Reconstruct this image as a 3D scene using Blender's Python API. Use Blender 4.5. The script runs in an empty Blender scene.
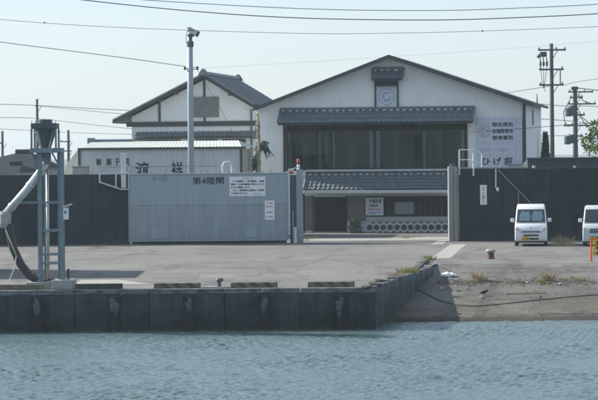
import bpy, bmesh, math, random
import numpy as np
from mathutils import Vector, Matrix
R_ = math.radians
random.seed(4)
np.random.seed(4)
S = bpy.context.scene
COL = S.collection

# ------------------------------------------------------------------ camera, sky, sun, exposure
F, CX, CY, HY, CH, ROLL = 2400.0, 299.0, 200.0, 150.0, 4.4, 0.009
cam_d = bpy.data.cameras.new('camera')
cam = bpy.data.objects.new('camera', cam_d)
COL.objects.link(cam)
cam.matrix_world = Matrix.Translation((0, 0, CH)) @ Matrix.Rotation(R_(90), 4, 'X') @ Matrix.Rotation(-ROLL, 4, 'Z')
cam_d.sensor_width = 36.0
cam_d.lens = 36.0 * F / 598.0
cam_d.shift_y = -(CY - HY) / 598.0
cam_d.clip_end = 8000
S.camera = cam

SUN_EL, SUN_AZ = 30.0, 22.0          # sun low on the left, a little behind the buildings
w = bpy.data.worlds.new('World')
S.world = w
w.use_nodes = True
nt = w.node_tree
bg = nt.nodes['Background']
sky = nt.nodes.new('ShaderNodeTexSky')
sky.sky_type = 'NISHITA'
sky.sun_disc = False
sky.sun_elevation = R_(SUN_EL)
sky.sun_rotation = R_(-(90 - SUN_AZ))
sky.altitude = 0
sky.air_density = 1.0
sky.dust_density = 0.8
sky.ozone_density = 4.0
veil = nt.nodes.new('ShaderNodeMix'); veil.data_type = 'RGBA'          # even summer haze over the whole sky
veil.inputs[0].default_value = 0.66
veil.inputs[7].default_value = (2.58, 2.86, 3.22, 1)
nt.links.new(sky.outputs[0], veil.inputs[6]); nt.links.new(veil.outputs[2], bg.inputs[0])
bg.inputs[1].default_value = 0.1
sl = bpy.data.lights.new('sun', 'SUN')
sl.energy = 4.0
sl.angle = R_(0.6)
sl.color = (1.0, 0.93, 0.83)
so = bpy.data.objects.new('sun', sl)
COL.objects.link(so)
Ldir = Vector((math.cos(R_(SUN_AZ)) * math.cos(R_(SUN_EL)), -math.sin(R_(SUN_AZ)) * math.cos(R_(SUN_EL)), -math.sin(R_(SUN_EL))))
so.rotation_euler = Ldir.to_track_quat('-Z', 'Y').to_euler()
so.location = (-60, 140, 60)
S.view_settings.view_transform = 'Standard'
S.view_settings.look = 'None'
S.view_settings.exposure = 1.30
S.view_settings.gamma = 1.0
S.render.engine = 'CYCLES'
S.cycles.use_denoising = True
S.cycles.filter_width = 1.9            # the long lens is a little soft
S.cycles.max_bounces = 6
S.cycles.volume_bounces = 0
HAZE = 0.00028

# ------------------------------------------------------------------ survey helpers: photo sight lines to ground points
def un(px, py):
    dx, dy = px - CX, py - CY
    return CX + dx * math.cos(ROLL) - dy * math.sin(ROLL), CY + dx * math.sin(ROLL) + dy * math.cos(ROLL)
def W(px, py, d):
    x, y = un(px, py)
    return Vector(((x - CX) * d / F, d, CH - (y - HY) * d / F))
def G(px, py, z=0.0):
    x, y = un(px, py)
    d = F * (CH - z) / (y - HY)
    return Vector(((x - CX) * d / F, d, z))
RAMP_D, RAMP_S = 92.0, 0.1038
def rz(d): return -(RAMP_D - d) * RAMP_S if d < RAMP_D else 0.0
def Rp(px, py):
    x, y = un(px, py)
    d = (CH + RAMP_D * RAMP_S) / ((y - HY) / F + RAMP_S)
    return Vector(((x - CX) * d / F, d, rz(d)))
class Fr:
    """A frame standing on the ground at distance d, turned so that its right end comes nearer."""
    def __init__(s, px, d, th=0.0, z=0.0):
        s.X = W(px, HY, d).x; s.d = d; s.th = R_(th); s.z = z
    def at(s, px, py, c=0.0):
        v = W(px, py, 1.0) - Vector((0, 0, CH))
        co, si = math.cos(s.th), math.sin(s.th)
        t = (c + s.X * si + s.d * co) / (v.x * si + v.y * co)
        wx, wy, wz = v.x * t, v.y * t, CH + v.z * t
        return (wx - s.X) * co - (wy - s.d) * si, wz - s.z
    def x(s, px, py=200, c=0.0): return s.at(px, py, c)[0]
    def z_(s, px, py, c=0.0): return s.at(px, py, c)[1]

# ------------------------------------------------------------------ materials
MATS = {}
def mat(name, c, rough=0.8, var=0.15, scale=3.0, bump=0.0, metal=0.0, spec=0.3, stretch=(1, 1, 1), c2=None, detail=6, bscale=None, coord='Object', streak=0.0, rnd=0.0, tide=None):
    m = bpy.data.materials.new(name); m.use_nodes = True
    t = m.node_tree; p = t.nodes['Principled BSDF']
    p.inputs['Roughness'].default_value = rough
    p.inputs['Metallic'].default_value = metal
    p.inputs['Specular IOR Level'].default_value = spec
    tc = t.nodes.new('ShaderNodeTexCoord'); mp = t.nodes.new('ShaderNodeMapping')
    mp.inputs['Scale'].default_value = stretch
    t.links.new(tc.outputs[coord], mp.inputs[0])
    n = t.nodes.new('ShaderNodeTexNoise'); n.inputs['Scale'].default_value = scale; n.inputs['Detail'].default_value = detail
    n.inputs['Roughness'].default_value = 0.65
    t.links.new(mp.outputs[0], n.inputs[0])
    r = t.nodes.new('ShaderNodeValToRGB')
    a = tuple(x * (1 - var) for x in c); b = c2 if c2 else tuple(min(1, x * (1 + var)) for x in c)
    r.color_ramp.elements[0].position = 0.33; r.color_ramp.elements[1].position = 0.68
    r.color_ramp.elements[0].color = (*a, 1); r.color_ramp.elements[1].color = (*b, 1)
    t.links.new(n.outputs[0], r.inputs[0])
    out = r.outputs[0]
    if streak > 0:                                   # rain streaks and grime running down the face
        mp2 = t.nodes.new('ShaderNodeMapping'); mp2.inputs['Scale'].default_value = (2.2, 2.2, 0.16)
        t.links.new(tc.outputs[coord], mp2.inputs[0])
        n2 = t.nodes.new('ShaderNodeTexNoise'); n2.inputs['Scale'].default_value = 2.0; n2.inputs['Detail'].default_value = 8
        n2.inputs['Roughness'].default_value = 0.7
        t.links.new(mp2.outputs[0], n2.inputs[0])
        r2 = t.nodes.new('ShaderNodeValToRGB')
        r2.color_ramp.elements[0].position = 0.35; r2.color_ramp.elements[1].position = 0.62
        g = 1 - streak
        r2.color_ramp.elements[0].color = (g, g, g * 0.97, 1); r2.color_ramp.elements[1].color = (1, 1, 1, 1)
        t.links.new(n2.outputs[0], r2.inputs[0])
        mx = t.nodes.new('ShaderNodeMix'); mx.data_type = 'RGBA'; mx.blend_type = 'MULTIPLY'; mx.inputs[0].default_value = 1
        t.links.new(out, mx.inputs[6]); t.links.new(r2.outputs[0], mx.inputs[7])
        out = mx.outputs[2]
    def mulv(a, b):
        q = t.nodes.new('ShaderNodeMix'); q.data_type = 'RGBA'; q.blend_type = 'MULTIPLY'; q.inputs[0].default_value = 1
        t.links.new(a, q.inputs[6]); t.links.new(b, q.inputs[7]); return q.outputs[2]
    if rnd > 0:                                      # each piece aged a little differently
        oi = t.nodes.new('ShaderNodeObjectInfo'); rr = t.nodes.new('ShaderNodeValToRGB')
        rr.color_ramp.elements[0].color = (1 - rnd, 1 - rnd, 1 - rnd * 0.9, 1); rr.color_ramp.elements[1].color = (1 + rnd, 1 + rnd, 1 + rnd * 0.9, 1)
        t.links.new(oi.outputs['Random'], rr.inputs[0]); out = mulv(out, rr.outputs[0])
    if tide:                                         # growth and wet at the water's edge, dust at the foot of a wall
        ge = t.nodes.new('ShaderNodeNewGeometry'); sp = t.nodes.new('ShaderNodeSeparateXYZ'); t.links.new(ge.outputs['Position'], sp.inputs[0])
        n3 = t.nodes.new('ShaderNodeTexNoise'); n3.inputs['Scale'].default_value = 1.6; n3.inputs['Detail'].default_value = 8; n3.inputs['Roughness'].default_value = 0.75
        t.links.new(ge.outputs['Position'], n3.inputs[0])
        ma = t.nodes.new('ShaderNodeMath'); ma.operation = 'MULTIPLY_ADD'; ma.inputs[1].default_value = tide[2]
        t.links.new(n3.outputs[0], ma.inputs[0]); t.links.new(sp.outputs[2], ma.inputs[2])
        m3 = t.nodes.new('ShaderNodeMapRange'); m3.inputs[1].default_value = tide[0]; m3.inputs[2].default_value = tide[1]; t.links.new(ma.outputs[0], m3.inputs[0])
        r3 = t.nodes.new('ShaderNodeValToRGB'); e3 = r3.color_ramp.elements
        while len(e3) < len(tide[3]): e3.new(0.5)
        for q, (pp, cc) in enumerate(tide[3]): e3[q].position = pp; e3[q].color = (*cc, 1)
        t.links.new(m3.outputs[0], r3.inputs[0]); out = mulv(out, r3.outputs[0])
    t.links.new(out, p.inputs['Base Color'])
    if bump > 0:
        nb = t.nodes.new('ShaderNodeTexNoise'); nb.inputs['Scale'].default_value = bscale or scale * 4; nb.inputs['Detail'].default_value = 4
        t.links.new(mp.outputs[0], nb.inputs[0])
        bp = t.nodes.new('ShaderNodeBump'); bp.inputs['Strength'].default_value = bump; bp.inputs['Distance'].default_value = 0.03
        t.links.new(nb.outputs[0], bp.inputs['Height']); t.links.new(bp.outputs[0], p.inputs['Normal'])
    MATS[name] = m
    return m
M = MATS
mat('white_plaster', (0.72, 0.745, 0.75), 0.9, 0.05, 1.0, 0.05, streak=0.07)
mat('house_plaster', (0.62, 0.65, 0.66), 0.9, 0.06, 1.0, 0.05, streak=0.06)
mat('ledge_plaster', (0.42, 0.43, 0.41), 0.9, 0.07, 2.0, 0.05, streak=0.15)
mat('beige_plaster', (0.17, 0.166, 0.15), 0.9, 0.08, 2.0, 0.05)
mat('pink_board', (0.34, 0.27, 0.24), 0.9, 0.08, 2.0)
mat('roof_metal', (0.05, 0.058, 0.066), 0.6, 0.15, 2.0, 0.05)
mat('roof_tile', (0.115, 0.145, 0.168), 0.42, 0.30, 5.0, 0.1, spec=0.5)
mat('house_tile', (0.12, 0.14, 0.155), 0.45, 0.25, 4.0, 0.1, spec=0.5)
mat('far_tile', (0.028, 0.033, 0.04), 1.0, 0.3, 2.0, 0.1, spec=0.05)
mat('mortar_glint', (0.55, 0.56, 0.56), 0.9, 0.1, 6.0)  # mortar of the hexagon band, also the white highlights put on canopy ridges
mat('eave_board', (0.50, 0.54, 0.53), 0.7, 0.08, 3.0)
mat('dark_wood', (0.018, 0.018, 0.018), 0.8, 0.25, 5.0, 0.1, stretch=(4, 4, 0.4))
mat('brown_wood', (0.03, 0.027, 0.025), 0.8, 0.25, 5.0, 0.1, stretch=(4, 4, 0.4))
mat('timber_trim', (0.05, 0.05, 0.052), 0.8, 0.2, 3.0)
mat('louver', (0.16, 0.16, 0.155), 0.8, 0.15, 3.0)
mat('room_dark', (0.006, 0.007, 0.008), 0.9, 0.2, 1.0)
mat('curtain', (0.55, 0.56, 0.54), 0.9, 0.1, 3.0, stretch=(6, 6, 0.3))
mat('hex_tile', (0.045, 0.055, 0.065), 0.6, 0.2, 4.0, spec=0.4)
mat('flood_concrete', (0.021, 0.029, 0.036), 0.85, 0.35, 0.6, 0.2, streak=0.35, rnd=0.22, tide=(0.0, 0.9, 0.3, [(0.0, (1.9, 1.85, 1.7)), (0.45, (1.2, 1.2, 1.15)), (0.8, (1, 1, 1))]))
mat('pillar_concrete', (0.25, 0.255, 0.25), 0.9, 0.12, 2.5, 0.15, streak=0.25)
mat('gate_paint', (0.265, 0.325, 0.362), 0.55, 0.05, 0.7, 0.02, spec=0.4, streak=0.12)
mat('gate_paint_low', (0.248, 0.302, 0.332), 0.6, 0.06, 0.7, 0.02, spec=0.4, streak=0.2, tide=(0.1, 1.0, 0.35, [(0.0, (0.75, 0.68, 0.60)), (0.28, (0.92, 0.90, 0.87)), (0.55, (1, 1, 1))]))
mat('steel_grey', (0.22, 0.25, 0.265), 0.5, 0.12, 4.0, 0.03, spec=0.5)
mat('steel_dark', (0.06, 0.085, 0.095), 0.55, 0.2, 4.0, 0.05)
mat('tower_paint', (0.16, 0.21, 0.24), 0.55, 0.18, 4.0, 0.05, spec=0.5, streak=0.2)
mat('hopper_paint', (0.04, 0.078, 0.085), 0.55, 0.2, 3.0, 0.05, spec=0.5, streak=0.2)
mat('galvanised', (0.45, 0.48, 0.50), 0.38, 0.12, 5.0, 0.03, metal=0.5, spec=0.6)
mat('pole_paint', (0.28, 0.34, 0.38), 0.5, 0.06, 3.0)
mat('white_paint', (0.52, 0.55, 0.56), 0.6, 0.05, 4.0)
mat('sign_white', (0.66, 0.69, 0.71), 0.6, 0.04, 3.0)
mat('sign_cell', (0.50, 0.55, 0.62), 0.6, 0.05, 1.0)
mat('sign_joint', (0.38, 0.42, 0.48), 0.7, 0.05, 1.0)
mat('emblem_blue', (0.30, 0.37, 0.46), 0.7, 0.06, 3.0)
mat('sign_ink', (0.035, 0.045, 0.06), 0.7, 0.1, 3.0)
mat('emblem_panel', (0.46, 0.52, 0.58), 0.7, 0.05, 3.0)
mat('ink', (0.015, 0.018, 0.02), 0.7, 0.1, 3.0)
mat('ink_faded', (0.38, 0.41, 0.45), 0.7, 0.1, 3.0)
mat('ink_red', (0.48, 0.17, 0.19), 0.7, 0.1, 3.0)
mat('ink_blue', (0.14, 0.24, 0.50), 0.7, 0.1, 3.0)
mat('ink_grey', (0.30, 0.27, 0.30), 0.7, 0.1, 3.0)
mat('red_lamp', (0.38, 0.035, 0.035), 0.3, 0.05, 3.0, spec=0.5)
mat('corrugated', (0.54, 0.58, 0.58), 0.6, 0.06, 0.8, 0.02, streak=0.15)
mat('green_roof', (0.47, 0.53, 0.505), 0.7, 0.08, 1.2, 0.02, streak=0.1)
mat('brown_metal', (0.075, 0.06, 0.055), 0.6, 0.15, 3.0)
mat('cream_wall', (0.45, 0.43, 0.36), 0.85, 0.08, 2.0)
mat('block_grey', (0.33, 0.34, 0.33), 0.9, 0.1, 4.0, 0.1)
mat('teal_metal', (0.045, 0.068, 0.074), 0.6, 0.15, 1.5, 0.03)
mat('pole_concrete', (0.075, 0.08, 0.085), 0.9, 0.12, 3.0)
mat('cable_black', (0.03, 0.03, 0.032), 0.6, 0.1, 2.0)
mat('rubber', (0.018, 0.02, 0.021), 0.7, 0.3, 6.0, 0.15)
mat('hose_rubber', (0.018, 0.019, 0.021), 0.5, 0.2, 6.0, 0.05, spec=0.5)
mat('quay_concrete', (0.046, 0.057, 0.062), 0.8, 0.5, 1.3, 0.4, streak=0.45, rnd=0.14, tide=(-1.35, 0.05, 0.16, [(0.0, (0.9, 0.85, 0.55)), (0.10, (0.95, 0.9, 0.6)), (0.17, (0.6, 0.62, 0.6)), (0.5, (0.85, 0.87, 0.88)), (0.82, (1.1, 1.1, 1.1)), (0.97, (2.0, 2.0, 2.0))]))
mat('quay_coping', (0.055, 0.064, 0.07), 0.9, 0.45, 2.2, 0.4, c2=(0.20, 0.215, 0.22), stretch=(1, 1, 2.5), rnd=0.1)
mat('stain_pale', (0.055, 0.065, 0.072), 0.9, 0.4, 5.0, 0.3, c2=(0.15, 0.165, 0.175))
mat('plinth_concrete', (0.32, 0.325, 0.31), 0.9, 0.12, 3.0, 0.15, streak=0.2)
mat('rubble', (0.06, 0.06, 0.058), 0.9, 0.4, 4.0, 0.3)
mat('pale_concrete', (0.27, 0.27, 0.25), 0.95, 0.10, 2.0, 0.1)
mat('van_pale', (0.42, 0.49, 0.51), 0.35, 0.04, 2.0, spec=0.5)
mat('van_white', (0.60, 0.64, 0.67), 0.30, 0.03, 2.0, spec=0.5)
mat('black_plastic', (0.02, 0.021, 0.022), 0.5, 0.1, 5.0)
mat('lamp_glass', (0.55, 0.57, 0.58), 0.15, 0.1, 6.0, spec=0.6)
mat('shade_silver', (0.70, 0.80, 0.84), 0.35, 0.3, 7.0, metal=0.2)
mat('screen_dark', (0.03, 0.035, 0.038), 0.3, 0.2, 3.0)
mat('plate_yellow', (0.60, 0.38, 0.05), 0.5, 0.05, 3.0)
mat('tyre', (0.02, 0.02, 0.02), 0.85, 0.1, 5.0)
mat('bollard_rust', (0.10, 0.05, 0.042), 0.8, 0.4, 8.0, 0.3)
mat('bollard_cap', (0.28, 0.27, 0.25), 0.8, 0.3, 8.0, 0.2)
mat('orange_paint', (0.62, 0.12, 0.03), 0.5, 0.1, 4.0)
mat('yellow_paint', (0.62, 0.36, 0.03), 0.5, 0.1, 4.0)
mat('bag_white', (0.75, 0.77, 0.77), 0.5, 0.05, 6.0)
mat('rope_dark', (0.05, 0.048, 0.042), 0.9, 0.3, 8.0)
mat('rope_pale', (0.45, 0.45, 0.41), 0.9, 0.2, 8.0)
mat('bark_pale', (0.30, 0.27, 0.19), 0.9, 0.45, 2.5, 0.3, c2=(0.44, 0.42, 0.33))
mat('bark', (0.09, 0.075, 0.06), 0.9, 0.3, 5.0, 0.3)
mat('leaf_dark', (0.05, 0.085, 0.045), 0.7, 0.4, 2.0)
mat('leaf_conifer', (0.020, 0.040, 0.022), 0.8, 0.4, 2.0)
mat('leaf_yellow', (0.13, 0.16, 0.04), 0.6, 0.6, 2.2)
mat('grass_dry', (0.40, 0.345, 0.225), 0.9, 0.3, 3.0)
mat('grass_yellow', (0.26, 0.27, 0.09), 0.9, 0.35, 3.0)
mat('grass_green', (0.10, 0.14, 0.045), 0.9, 0.35, 3.0)
mat('debris', (0.10, 0.08, 0.065), 0.95, 0.6, 9.0, 0.2, c2=(0.22, 0.185, 0.15))
mat('crow_black', (0.012, 0.012, 0.013), 0.7, 0.2, 5.0)
mat('shed_wall', (0.30, 0.32, 0.32), 0.8, 0.1, 1.0, streak=0.2)
mat('soil', (0.12, 0.10, 0.08), 0.95, 0.3, 3.0, 0.2)

def glass_mat(name, tint=(0.75, 0.8, 0.8), mixmin=0.05, rough=0.03):
    m = bpy.data.materials.new(name); m.use_nodes = True
    t = m.node_tree; t.nodes.clear()
    o = t.nodes.new('ShaderNodeOutputMaterial'); mx = t.nodes.new('ShaderNodeMixShader')
    tr = t.nodes.new('ShaderNodeBsdfTransparent'); gl = t.nodes.new('ShaderNodeBsdfGlossy')
    tr.inputs[0].default_value = (*tint, 1); gl.inputs['Roughness'].default_value = rough
    gl.inputs[0].default_value = (0.7, 0.78, 0.82, 1)
    fr = t.nodes.new('ShaderNodeFresnel'); fr.inputs[0].default_value = 1.36
    n = t.nodes.new('ShaderNodeTexNoise'); n.inputs['Scale'].default_value = 0.7
    tc = t.nodes.new('ShaderNodeTexCoord'); t.links.new(tc.outputs['Object'], n.inputs[0])
    bp = t.nodes.new('ShaderNodeBump'); bp.inputs['Strength'].default_value = 0.05; bp.inputs['Distance'].default_value = 0.05
    t.links.new(n.outputs[0], bp.inputs['Height']); t.links.new(bp.outputs[0], gl.inputs['Normal'])
    mx2 = t.nodes.new('ShaderNodeMath'); mx2.operation = 'MAXIMUM'; mx2.inputs[1].default_value = mixmin
    t.links.new(fr.outputs[0], mx2.inputs[0]); t.links.new(mx2.outputs[0], mx.inputs[0])
    t.links.new(tr.outputs[0], mx.inputs[1]); t.links.new(gl.outputs[0], mx.inputs[2]); t.links.new(mx.outputs[0], o.inputs[0])
    MATS[name] = m
glass_mat('window_glass', (0.72, 0.78, 0.80), 0.02)
glass_mat('screen_glass', (0.8, 0.86, 0.88), 0.06)

def ground_mat(name, base, pale, dark, wet=False):
    m = bpy.data.materials.new(name); m.use_nodes = True
    t = m.node_tree; p = t.nodes['Principled BSDF']
    p.inputs['Roughness'].default_value = 0.92; p.inputs['Specular IOR Level'].default_value = 0.25
    g = t.nodes.new('ShaderNodeNewGeometry')
    def noise(scale, st, det=5, rg=0.6):
        mp = t.nodes.new('ShaderNodeMapping'); mp.inputs['Scale'].default_value = st
        t.links.new(g.outputs['Position'], mp.inputs[0])
        n = t.nodes.new('ShaderNodeTexNoise'); n.inputs['Scale'].default_value = scale; n.inputs['Detail'].default_value = det; n.inputs['Roughness'].default_value = rg
        t.links.new(mp.outputs[0], n.inputs[0]); return n.outputs[0]
    def ramp(src, stops):
        r = t.nodes.new('ShaderNodeValToRGB'); e = r.color_ramp.elements
        while len(e) < len(stops): e.new(0.5)
        for i, (q, c) in enumerate(stops): e[i].position = q; e[i].color = (*c, 1)
        t.links.new(src, r.inputs[0]); return r.outputs[0]
    def mul(a, b, fac=1.0):
        x = t.nodes.new('ShaderNodeMix'); x.data_type = 'RGBA'; x.blend_type = 'MULTIPLY'; x.inputs[0].default_value = fac
        t.links.new(a, x.inputs[6]); t.links.new(b, x.inputs[7]); return x.outputs[2]
    c = ramp(noise(0.22, (1, 0.5, 1)), [(0.3, dark), (0.5, base), (0.72, pale)])
    one = (1, 1, 1)
    c = mul(c, ramp(noise(1.0, (0.13, 0.9, 1), 4), [(0.33, (0.78, 0.78, 0.79)), (0.46, one), (0.6, one), (0.72, (1.15, 1.15, 1.13))]))
    c = mul(c, ramp(noise(7.0, (1, 0.35, 1), 6, 0.8), [(0.25, (0.72, 0.72, 0.73)), (0.5, one), (0.75, (1.2, 1.2, 1.18))]))
    v = t.nodes.new('ShaderNodeTexVoronoi'); v.feature = 'DISTANCE_TO_EDGE'; v.inputs['Scale'].default_value = 0.13
    mp = t.nodes.new('ShaderNodeMapping'); wn = noise(0.6, (1, 1, 1))
    ad = t.nodes.new('ShaderNodeVectorMath'); ad.operation = 'ADD'
    sc = t.nodes.new('ShaderNodeVectorMath'); sc.operation = 'SCALE'; sc.inputs['Scale'].default_value = 2.5
    t.links.new(wn, sc.inputs[0]); t.links.new(g.outputs['Position'], ad.inputs[0]); t.links.new(sc.outputs[0], ad.inputs[1])
    t.links.new(ad.outputs[0], v.inputs['Vector'])
    c = mul(c, ramp(noise(0.5, (1, 0.18, 1), 7, 0.7), [(0.36, (0.70, 0.70, 0.71)), (0.45, one), (0.62, one), (0.70, (1.18, 1.17, 1.14))]))
    c = mul(c, ramp(noise(1.7, (1, 0.5, 1), 3, 0.5), [(0.27, (0.6, 0.6, 0.6)), (0.31, one), (1.0, one)]))
    c = mul(c, ramp(v.outputs['Distance'], [(0.0, (0.55, 0.55, 0.55)), (0.012, (0.62, 0.62, 0.62)), (0.02, one)]), 0.6)
    if wet:
        c = mul(c, ramp(noise(3.2, (1, 0.6, 1), 9, 0.78), [(0.36, (0.55, 0.55, 0.54)), (0.47, one), (0.58, one), (0.68, (1.3, 1.29, 1.25))]))
        c = mul(c, ramp(noise(0.45, (1, 1, 1), 4, 0.6), [(0.35, (0.72, 0.72, 0.70)), (0.5, one), (0.7, (1.12, 1.11, 1.08))]))
    if wet:                                          # tide mark: weed and water darken the foot of the slipway
        sp = t.nodes.new('ShaderNodeSeparateXYZ'); t.links.new(g.outputs['Position'], sp.inputs[0])
        nz_ = t.nodes.new('ShaderNodeMath'); nz_.operation = 'MULTIPLY_ADD'; nz_.inputs[1].default_value = 0.22; t.links.new(noise(2.5, (1, 1, 1), 5, 0.7), nz_.inputs[0]); t.links.new(sp.outputs[2], nz_.inputs[2])
        mr = t.nodes.new('ShaderNodeMapRange'); mr.inputs[1].default_value = -1.4; mr.inputs[2].default_value = 0.0; t.links.new(nz_.outputs[0], mr.inputs[0])
        c = mul(c, ramp(mr.outputs[0], [(0.0, (0.2, 0.2, 0.19)), (0.185, (0.28, 0.28, 0.25)), (0.235, (0.80, 0.77, 0.68)), (0.40, (0.95, 0.92, 0.85)), (0.6, one), (1.0, one)]))
    t.links.new(c, p.inputs['Base Color'])
    bp = t.nodes.new('ShaderNodeBump'); bp.inputs['Strength'].default_value = 0.35; bp.inputs['Distance'].default_value = 0.02
    t.links.new(noise(18, (1, 1, 1), 4, 0.7), bp.inputs['Height']); t.links.new(bp.outputs[0], p.inputs['Normal'])
    MATS[name] = m
ground_mat('apron_asphalt', (0.142, 0.143, 0.138), (0.172, 0.172, 0.165), (0.115, 0.116, 0.114))
ground_mat('ramp_concrete', (0.125, 0.124, 0.117), (0.165, 0.163, 0.153), (0.085, 0.084, 0.079), wet=True)

mat('joint_filler', (0.19, 0.19, 0.18), 0.95, 0.25, 0.8, detail=9)
mat('asphalt_patch', (0.118, 0.12, 0.118), 0.95, 0.2, 1.4, 0.2, detail=9)
def stripe_mat(name, a, b, period, wear=0.5):
    m = bpy.data.materials.new(name); m.use_nodes = True
    t = m.node_tree; p = t.nodes['Principled BSDF']; p.inputs['Roughness'].default_value = 0.85
    tc = t.nodes.new('ShaderNodeTexCoord'); sp = t.nodes.new('ShaderNodeSeparateXYZ'); t.links.new(tc.outputs['Object'], sp.inputs[0])
    a1 = t.nodes.new('ShaderNodeMath'); a1.operation = 'ADD'; t.links.new(sp.outputs[0], a1.inputs[0]); t.links.new(sp.outputs[2], a1.inputs[1])
    d1 = t.nodes.new('ShaderNodeMath'); d1.operation = 'DIVIDE'; d1.inputs[1].default_value = period; t.links.new(a1.outputs[0], d1.inputs[0])
    f1 = t.nodes.new('ShaderNodeMath'); f1.operation = 'FRACT'; t.links.new(d1.outputs[0], f1.inputs[0])
    g1 = t.nodes.new('ShaderNodeMath'); g1.operation = 'GREATER_THAN'; g1.inputs[1].default_value = 0.5; t.links.new(f1.outputs[0], g1.inputs[0])
    n = t.nodes.new('ShaderNodeTexNoise'); n.inputs['Scale'].default_value = 9; n.inputs['Detail'].default_value = 6; t.links.new(tc.outputs['Object'], n.inputs[0])
    mx = t.nodes.new('ShaderNodeMix'); mx.data_type = 'RGBA'; mx.inputs[6].default_value = (*a, 1); mx.inputs[7].default_value = (*b, 1)
    t.links.new(g1.outputs[0], mx.inputs[0])
    mw = t.nodes.new('ShaderNodeMix'); mw.data_type = 'RGBA'; mw.inputs[7].default_value = (0.10, 0.10, 0.09, 1)
    r = t.nodes.new('ShaderNodeValToRGB'); r.color_ramp.elements[0].position = 0.45; r.color_ramp.elements[1].position = 0.65
    r.color_ramp.elements[1].color = (wear, wear, wear, 1)
    t.links.new(n.outputs[0], r.inputs[0]); t.links.new(r.outputs[0], mw.inputs[0]); t.links.new(mx.outputs[2], mw.inputs[6])
    t.links.new(mw.outputs[2], p.inputs['Base Color'])
    MATS[name] = m
stripe_mat('stop_stripe', (0.05, 0.052, 0.048), (0.145, 0.13, 0.068), 0.42, 0.9)
stripe_mat('stop_yellow', (0.10, 0.095, 0.06), (0.15, 0.13, 0.07), 0.42, 0.9)
mat('stop_dark', (0.05, 0.052, 0.05), 0.9, 0.35, 5.0, 0.2)

def water_mat():
    m = bpy.data.materials.new('harbour_water'); m.use_nodes = True
    t = m.node_tree; p = t.nodes['Principled BSDF']
    p.inputs['Base Color'].default_value = (0.085, 0.138, 0.145, 1)
    p.inputs['Roughness'].default_value = 0.10
    p.inputs['IOR'].default_value = 1.33
    p.inputs['Specular IOR Level'].default_value = 0.5
    g = t.nodes.new('ShaderNodeNewGeometry')
    mp = t.nodes.new('ShaderNodeMapping'); mp.inputs['Scale'].default_value = (1.0, 0.6, 1); t.links.new(g.outputs['Position'], mp.inputs[0])
    n = t.nodes.new('ShaderNodeTexNoise'); n.inputs['Scale'].default_value = 13; n.inputs['Detail'].default_value = 5; n.inputs['Roughness'].default_value = 0.65
    t.links.new(mp.outputs[0], n.inputs[0])
    b = t.nodes.new('ShaderNodeBump'); b.inputs['Strength'].default_value = 0.55; b.inputs['Distance'].default_value = 0.05
    t.links.new(n.outputs[0], b.inputs['Height']); t.links.new(b.outputs[0], p.inputs['Normal'])
    MATS['harbour_water'] = m
water_mat()

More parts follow.
